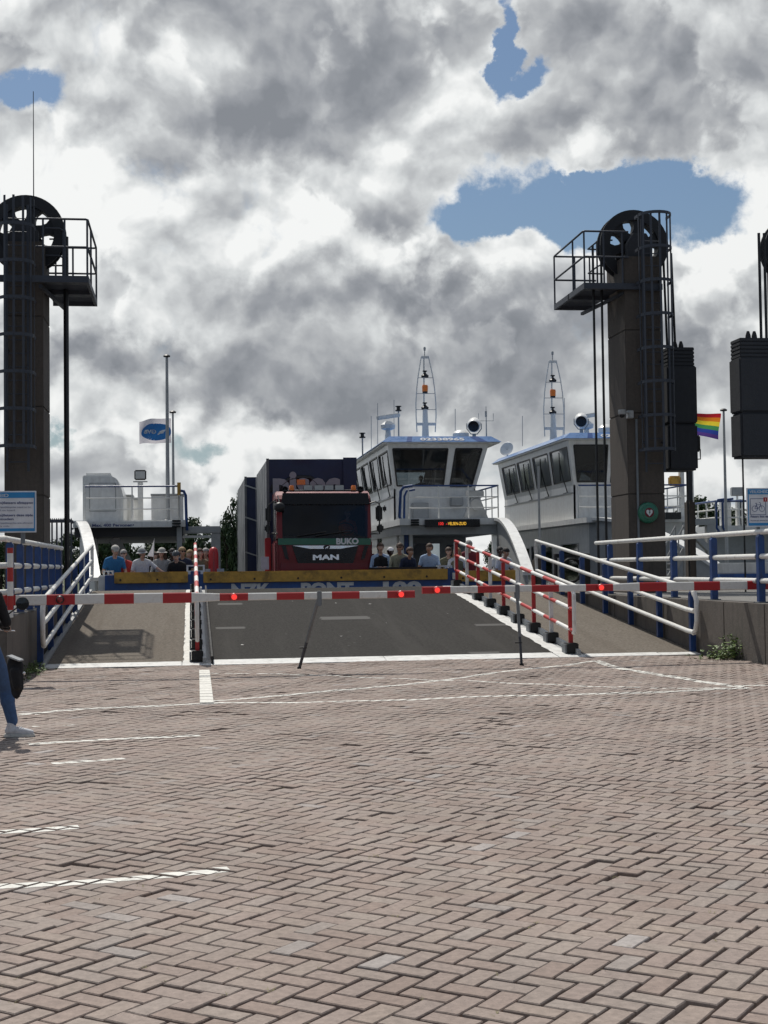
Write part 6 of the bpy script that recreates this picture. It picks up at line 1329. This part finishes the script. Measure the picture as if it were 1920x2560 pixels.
for k in (-1, 1):
    bb_ = Vector((bx+.07, by-.12, 0))
    pr += [(bb_+Vector((.08*k, 0, .84)), bb_+Vector((.09*k, .02, 1.12)), .125, .12, 'cloth_black'), (bb_+Vector((.09*k, .02, 1.12)), bb_+Vector((.10*k, .06, 1.36)), .12, .09, 'cloth_black'), (bb_+Vector((.10*k, .06, 1.37)), bb_+Vector((.17*k, .06, 1.37)), .08, .066, 'cloth_black')]
    sh = bb_+Vector((.19*k, .06, 1.37)); el = bb_+Vector((.27*k, .12, 1.12)); wr = Vector((bx+.27*k, by+.12, 1.09))
    pr += [(sh, el, .062, .050, 'cloth_black'), (el, wr, .050, .038, 'cloth_black')]; hand(pr, wr, (.3*k, .6, -.1), (-k, 0, 0), (0, 0, 1), 'skin', 1.0, .9)
nk = bb_+Vector((0, .06, 1.44)); pr += [(nk, nk+Vector((0, .01, .10)), .055, .052, 'skin'), (nk+Vector((0, .02, .19)), nk+Vector((0, .0, .19)), .085, .083, 'skin'), (nk+Vector((0, .05, .13)), nk+Vector((0, .07, .09)), .055, .04, 'skin'), (nk+Vector((0, .10, .17)), nk+Vector((0, .115, .14)), .012, .015, 'skin')]
body_mesh('body', pr, cy, .011, 3)
hm = cap_shell(.10, .115, .118, -.02, .0); HM = Matrix.Translation(nk+Vector((0, .0, .20))) @ Matrix.Rotation(math.pi, 4, 'Z'); lh = hm; capsule(lh, (0, .05, .02), (0, .09, -.22), .08, .05); head_part('hair', 'hair_brown', cy, HM, lh)
def sneaker(c, ang, parent):
    Mx = Matrix.Translation((c.x, c.y, 0)) @ Matrix.Rotation(ang, 4, 'Z')
    prs = [((-.06, 0, .065), (.02, 0, .062), .043, .044), ((.02, 0, .060), (.12, 0, .048), .044, .036), ((.12, 0, .046), (.155, 0, .044), .036, .030), ((-.055, 0, .08), (-.04, 0, .125), .042, .040)]
    mb = MB()
    for a, b, ra, rb in prs: capsule(mb, a, b, ra, rb)
    pr_ = [(Mx @ Vector(a), Mx @ Vector(b), ra, rb, 'cloth_white') for a, b, ra, rb in prs]
    u = body_mesh('sneaker', pr_, parent, .009, 3)
    o_ = [(-.108, -.030), (-.085, -.046), (.0, -.042), (.09, -.052), (.16, -.045), (.19, -.02), (.192, .02), (.165, .045), (.09, .05), (.0, .042), (-.085, .046), (-.108, .030)]
    MB().prism([tuple(Mx @ Vector((a, b, .001))) for a, b in o_], (0, 0, .034)).build('sole', 'sole', u, bevel=.008)
    l_ = MB()
    for k in range(4): l_.tube([Mx @ Vector((.035+.022*k, -.03, .098-.007*k)), Mx @ Vector((.04+.022*k, 0, .108-.009*k)), Mx @ Vector((.035+.022*k, .03, .098-.007*k))], .004, 6)
    l_.build('laces', 'cloth_white', u)
sneaker(Vector((an.x+.03, fy_, 0)), -.15, cy); sneaker(Vector((l3.x, l3.y, 0)), 1.3, cy)
# ------------------------------------------------------------------ flags
def flagpole(px, ptop, Y, zb, label, r=.06):
    a = at(px, ptop, Y); t = thing('flagpole', label, 'flagpole', (a.x, Y, zb))
    MB().tube([(a.x, Y, zb-.01), (a.x, Y, a.z)], [r, r*.6], 12).build('pole', 'boat_grey', t, smooth=True); MB().lathe((a.x, Y, a.z), (0, 0, 1), [(.11, -.02), (.12, .02), (.06, .06)], 14).build('cap', 'black_plastic', t, smooth=True)
    MB().lathe((a.x, Y, zb), (0, 0, 1), [(.16, 0), (.16, .03), (.09, .06)], 12).build('base_plate', 'boat_grey', t)
    return a
flagpole(417, 891, 47.6, 3.24, 'tall bare white flagpole on the ferry upper deck', .075)
a = flagpole(432, 1031, 49.0, 3.24, 'shorter white flagpole carrying the white and blue flag', .055)
def wave_flag(c, W, Hh, amp, droop, ph): # maps (u 0..1 away from the pole, v 0..1 up) to space; flies towards -X
    def f(u, v):
        return Vector((c.x-.06-W*u, c.y+amp*math.sin(u*7+ph+v*1.2)*u+.05*math.sin(v*5+u*3), c.z+Hh*(v-1)-droop*u*u*(1 if v > .5 else .6)+.03*math.sin(u*9+v*2)*u))
    return f
def fsheet(f, u0, u1, v0, v1, name, m, parent, off=0.0, nu=24, nv=8):
    vs = []; fs = []
    for j in range(nv+1):
        for i in range(nu+1): vs.append(f(u0+(u1-u0)*i/nu, v0+(v1-v0)*j/nv)+Vector((0, -off, 0)))
    for j in range(nv):
        for i in range(nu): q = j*(nu+1)+i; fs.append((q, q+1, q+nu+2, q+nu+1))
    return MB().add(vs, fs).build(name, m, parent, smooth=True)
c = at(432, 1046, 49.0); ft_ = thing('flag', 'white flag with a blue oval and mirrored white letters', 'flag', (c.x, 49, c.z-.85)); ff = wave_flag(c, 1.08, .84, .20, .07, .4)
for nme, c_ in dict(flag_white=(.62, .60, .64), flag_blue=(.03, .16, .42), rb_red=(.50, .02, .03), rb_orange=(.65, .20, .02), rb_yellow=(.70, .55, .04), rb_green=(.06, .25, .09), rb_blue=(.03, .06, .30), rb_violet=(.10, .05, .25)).items():
    m = mat(nme, c_, .8, var=.12, scale=8); t_ = m.node_tree; b_ = t_.nodes['Principled BSDF']; tl_ = t_.nodes.new('ShaderNodeBsdfTranslucent'); tl_.inputs[0].default_value = (*c_, 1); mx_ = t_.nodes.new('ShaderNodeMixShader'); mx_.inputs[0].default_value = .5
    t_.links.new(b_.outputs[0], mx_.inputs[1]); t_.links.new(tl_.outputs[0], mx_.inputs[2]); t_.links.new(mx_.outputs[0], t_.nodes['Material Output'].inputs[0])
fsheet(ff, 0, 1, 0, 1, 'cloth', 'flag_white', ft_)
vs = [ff(.47, .46)+Vector((0, -.006, 0))]; fs = []; nr, na = 5, 32
for i in range(1, nr+1):
    for k in range(na):
        an_ = 2*math.pi*k/na; u = .47+.47*i/nr*math.copysign(abs(math.cos(an_))**.8, math.cos(an_)); v = .46+.34*i/nr*math.copysign(abs(math.sin(an_))**.9, math.sin(an_)); vs.append(ff(u, v)+Vector((0, -.006, 0)))
for k in range(na): fs.append((0, 1+k, 1+(k+1) % na))
for i in range(nr-1):
    for k in range(na): b0 = 1+i*na; fs.append((b0+k, b0+na+k, b0+na+(k+1) % na, b0+(k+1) % na))
MB().add(vs, fs).build('oval', 'flag_blue', ft_, smooth=True)
lt = text('GVB', 'flag_lettering', 'letter_white', ft_, ff(.66, .40), (-1, 0, 0), ZD, .13, .42, .003, .04); o0 = wpos(ft_)
for v in lt.data.vertices:
    wpt = v.co+o0; u = (c.x-.06-wpt.x)/1.08; vv = 1+(wpt.z-c.z)/.84; q = ff(min(1, max(0, u)), vv); v.co = Vector((wpt.x, q.y-.012, q.z))-o0
for k in range(3):
    pts = [ff(.42-.03*k-i*.045, .36+.05*k+.03*math.sin(i*1.2)*i*.5+.008*i*i)+Vector((0, -.014, 0)) for i in range(5)]; b = MB()
    for p0, p1 in zip(pts, pts[1:]): b.bar(p0, p1, .004, .035, (0, 0, 1))
    b.build('wave_mark', 'letter_white', ft_)
a = flagpole(1809, 1026, 45.0, .362, 'grey flagpole flying the rainbow flag', .06); c = at(1806, 1034, 45.0)
ft2 = thing('flag', 'rainbow flag with six coloured stripes', 'flag', (c.x, 45, c.z-.9)); f2_ = wave_flag(c, 1.25, .86, .12, -.02, 1.5)
f3_ = lambda u, v: f2_(u, v)+Vector((-.10*(1-v), 0, -.02*u+(.30*u*(1-v)))) 
for k, m_ in enumerate(('rb_violet', 'rb_blue', 'rb_green', 'rb_yellow', 'rb_orange', 'rb_red')): fsheet(f3_, 0, 1, k/6, (k+1)/6, 'stripe', m_, ft2, 0, 24, 3)
# ------------------------------------------------------------------ small things on and beside the ferries
q = at(534, 1420, 38.7); t = thing('red_canister', 'upright red rounded canister on the ferry deck', 'canister', (q.x, 38.7, DK))
MB().lathe((q.x, 38.7, 0), (0, 0, 1), [(.13, DK), (.135, 1.4), (.135, q.z+.38), (.11, q.z+.50), (.05, q.z+.56), (0, q.z+.57)], 20).build('shell', 'red_paint', t, smooth=True); MB().box((q.x-.012, 38.55, DK), (q.x+.012, 38.575, q.z+.45)).build('seam', 'lens_red', t)
MB().box((q.x-.22, 38.6, q.z-.12), (q.x+.28, 38.85, q.z-.02)).build('bracket', 'boat_grey', t)
q = at(382, 1390, 38.8); t = thing('pennant', 'small white pennant on a thin stick among the passengers', 'pennant', (q.x, 38.8, DK))
tp_ = at(386, 1346, 38.8); MB().tube([(q.x-.05, 38.8, DK), tp_], .01, 6).build('stick', 'boat_grey', t); MB().add([tp_, at(384, 1392, 38.8), at(368, 1390, 38.75), at(378, 1372, 38.82)], [(0, 1, 2, 3)]).build('cloth', 'flag_white', t)
q = at(1346, 1165, 40); o = MB().tube([(q.x, 40, -1.7), (q.x, 40, q.z)], .035, 8).build('mooring_marker', 'boat_grey', smooth=True); tag(o, 'thin grey marker pole in the water before the second ferry', 'pole')
q0, q1 = at(1334, 1396, 39.5), at(1357, 1396, 39.5); o = MB().box((q0.x, 39.4, -1.75), (q1.x, 39.75, q0.z)).build('mooring_pile', 'concrete', bevel=.05); tag(o, 'square concrete mooring pile between the two ferries', 'pile')
q0, q1 = at(1719, 1250, 34.5), at(1739, 1250, 34.5); t = thing('guide_post', 'rounded concrete guide post with a floodlight behind the green box tower', 'post', ((q0.x+q1.x)/2, 34.5, QT-.1)); xm = (q0.x+q1.x)/2
MB().box((q0.x, 34.5, QT-.1), (q1.x, 34.8, q0.z)).build('column', 'concrete', t, bevel=.05); MB().box((xm-.06, 34.58, q0.z-.02), (xm+.06, 34.7, at(1727, 1110, 34.5).z)).build('mast', 'cage_steel', t)
q = at(1738, 1118, 34.4); MB().box((q.x-.05, 34.3, q.z-.12), (q.x+.11, 34.6, q.z+.30)).build('floodlight', 'black_plastic', t, bevel=.03); MB().tube([(q.x+.13, 34.4, q.z-.05), (q.x+.13, 34.4, q.z-.3), (xm, 34.6, q.z-.3)], .018, 6).build('floodlight_bracket', 'black_plastic', t)
# hose rack on the quay between the cables and the ferries
q0, q1 = at(1385, 1385, 35.2), at(1474, 1470, 35.2); t = thing('hose_rack', 'black steel rack with a coiled hose beside the ramp end', 'rack', ((q0.x+q1.x)/2, 35.2, QT-.4))
MB().box((q0.x, 35.1, q0.z-.1), (q1.x, 35.25, q0.z)).build('top_beam', 'black_plastic', t); MB().box((q1.x-.14, 35.1, q1.z-.6), (q1.x, 35.25, q0.z-.102)).build('leg', 'black_plastic', t); MB().box((q0.x, 35.1, q1.z-.6), (q0.x+.06, 35.25, q0.z-.102)).build('leg', 'black_plastic', t)
hs = []; cx_, cz_ = (q0.x+q1.x)/2-.1, q0.z-.42
for k in range(60): hs.append((cx_+.26*math.cos(k*.45)*(1+.1*math.sin(k)), 35.0-.004*k, cz_+.30*math.sin(k*.45)))
MB().tube(hs, .022, 6).build('hose', 'rubber', t, smooth=True)
# steel stair to the second berth
t = thing('access_stair', 'grey steel stair with handrails behind the green box tower', 'stair', (12.4, 36.6, 0)); s0, s1 = at(1666, 1430, 36.6), at(1712, 1345, 36.6)
for dy in (0, .7):
    MB().bar((s0.x, 36.6+dy, s0.z-.3), (s1.x, 36.6+dy, s1.z-.3), .05, .16).build('stringer', 'boat_grey', t); MB().tube([(s0.x, 36.6+dy, s0.z+.35), (s1.x, 36.6+dy, s1.z+.35)], .025, 8).build('handrail', 'boat_grey', t)
    for k in range(4): p = Vector((s0.x, 36.6+dy, s0.z)).lerp(Vector((s1.x, 36.6+dy, s1.z)), k/3); MB().tube([p-ZD*.3, p+ZD*.35], .018, 6).build('baluster', 'boat_grey', t)
for k in range(6): p = s0.lerp(s1, (k+.5)/6); MB().box((p.x-.12, 36.62, p.z-.32), (p.x+.12, 37.28, p.z-.29)).build('tread', 'boat_grey', t)
MB().bar((s1.x, 36.6, s1.z-.3), (s1.x, 36.6, -1.7), .1).bar((s1.x, 37.3, s1.z-.3), (s1.x, 37.3, -1.7), .1).build('support', 'boat_grey', t)

# ------------------------------------------------------------------ trees and weeds
def leaf_cloud(n, clumps, size, seed, squash=.9, col_=0):
    g = random.Random(seed); vs = []; fs = []; ms = []
    cl_ = []
    for _ in range(clumps):
        a = g.random()*6.283; zz = g.uniform(-.85, 1); r_ = math.sqrt(max(0, 1-zz*zz))*g.uniform(.35, .92)*(1.0 if zz < .3 else .85); cl_.append((Vector((r_*math.cos(a), r_*math.sin(a), zz*.85)), g.uniform(.18, .34), g.randrange(3)))
    for i in range(n):
        c_, rr, mi = cl_[i % clumps]; d = Vector((g.gauss(0, 1), g.gauss(0, 1), g.gauss(0, 1))).normalized(); p = c_+d*rr*(g.random()**.35); p.z *= squash
        nrm = (d+Vector((g.gauss(0, .6), g.gauss(0, .6), g.gauss(0, .6)+.4))).normalized(); u = nrm.orthogonal().normalized(); u = Matrix.Rotation(g.random()*6.28, 3, nrm) @ u; v = nrm.cross(u); s_ = size*g.uniform(.6, 1.3); b = len(vs)
        vs += [p-u*s_, p+v*s_*.55, p+u*s_, p-v*s_*.55]; fs.append((b, b+1, b+2, b+3)); ms.append((mi+g.randrange(2)) % 3)
    return vs, fs, ms
crowns = []
for k in range(4):
    v, f, ms = leaf_cloud(2600, 34, .075, 20+k, (1.0, 1.35, .85, 1.1)[k]); me = bpy.data.meshes.new('crown'); me.from_pydata([tuple(q) for q in v], [], f)
    for m_ in ('leaf_0', 'leaf_1', 'leaf_2') if k % 2 == 0 else ('leaf_1', 'leaf_0', 'leaf_0'): me.materials.append(MATS[m_])
    me.polygons.foreach_set('material_index', ms); crowns.append(me)
def tree(x, y, zb, h, w, k, label, group='trees on the far bank'):
    t = thing('tree', label, 'tree', (x, y, zb), group); hh = h*.46
    o = bpy.data.objects.new('crown', crowns[k % 4]); col.objects.link(o); o.parent = t; o.location = (0, 0, h-hh*(1.0, 1.0, .8, .95)[k % 4]*1.0); o.scale = (w, w, hh/(1.0, 1.35, .85, 1.1)[k % 4]*1.05); o.rotation_euler = (0, 0, k*1.7)
    b = MB().tube([(x, y, zb-.1), (x+.1, y, zb+h*.3), (x, y, zb+h*.8)], [.035*h, .025*h, .01*h], 8)
    for j in range(4): a = j*1.6+k; b.tube([(x, y, zb+h*(.3+.1*j)), (x+math.cos(a)*w*.6, y+math.sin(a)*w*.6, zb+h*(.48+.1*j))], [.015*h, .006*h], 6)
    b.build('trunk', 'bark', t)
tg = random.Random(31); k = 0
for px in range(-160, 2080, 38):
    if 660 < px < 1690 and not 1215 < px < 1300: continue      # nothing of the bank shows there
    Yt = tg.uniform(150, 172); right = px > 1660
    ytop = (1270 if right else 1320)+tg.uniform(-10, 22)
    if 200 < px < 300: ytop = 1345
    if px < 200: ytop = 1352+tg.uniform(-10, 10)
    lab, grp = ('rounded tree on the far bank beyond the second ferry', 'trees beyond the second ferry') if right else (('low tree on the far bank behind the passengers', 'trees behind the passengers') if px > 195 else ('low tree on the far bank beside the left tower', 'trees beside the left tower'))
    if 1215 < px < 1300: lab, grp = 'small tree glimpsed in the gap between the two wheelhouses', 'trees between the wheelhouses'
    p = at(px+tg.uniform(-10, 10), ytop, Yt); k += 1; tree(p.x, Yt, -.62, p.z+.62, tg.uniform(1.8, 2.7)*(1.25 if right else 1), k, lab, grp)
for px, yt_, w_, lab in ((592, 1250, 1.7, 'tall dark tree standing just left of the trailer load'), (628, 1262, 2.0, 'tall dark tree partly behind the trailer'), (566, 1292, 1.5, 'medium tree beside the tall dark tree')):
    p = at(px, yt_, 148); k += 1; tree(p.x, 148, -.62, p.z+.62, w_, k, lab, None)
def weeds(cx, cy, w_, d_, h_, n, label, seed, size=.05):
    g = random.Random(seed); t = thing('weed_clump', label, 'plant', (cx, cy, 0)); st_ = MB(); lf = MB()
    for _ in range(n):
        x, y = cx+g.gauss(0, w_), cy+g.gauss(0, d_); hh = h_*g.uniform(.4, 1)*math.exp(-((x-cx)/w_)**2*.25); tp_ = Vector((x+g.uniform(-.06, .06), y+g.uniform(-.06, .06), hh)); st_.tube([(x, y, -.02), tp_], [.004, .002], 4)
        for j in range(int(5+hh*26)):
            p = Vector((x, y, 0)).lerp(tp_, g.uniform(.1, 1))+Vector((g.gauss(0, .025), g.gauss(0, .025), 0)); nr_ = Vector((g.gauss(0, .5), g.gauss(0, .5), 1)).normalized(); u = Matrix.Rotation(g.random()*6.28, 3, nr_) @ nr_.orthogonal().normalized(); v = nr_.cross(u); s_ = size*g.uniform(.5, 1.2); lf.cur = g.randrange(2); lf.add([p-u*s_*.8, p+v*s_*.42, p+u*s_, p-v*s_*.42], [(0, 1, 2, 3)])
    st_.build('stems', 'leaf_0', t, kind='stuff'); lf.build('leaves', ['weed_0', 'weed_1'], t, kind='stuff')
q = gr(1885, 1648); weeds(q.x-.03, q.y+.1, .40, .16, .50, 120, 'leafy green weed clump at the foot of the right wall', 4)
q = gr(1800, 1646); weeds(q.x-.02, q.y-.1, .16, .08, .12, 30, 'low weeds at the near end of the right ramp railing', 5, .035)
weeds(-2.52, 23.2, .08, .55, .22, 60, 'dry grass and weeds at the foot of the left wall', 6, .03)
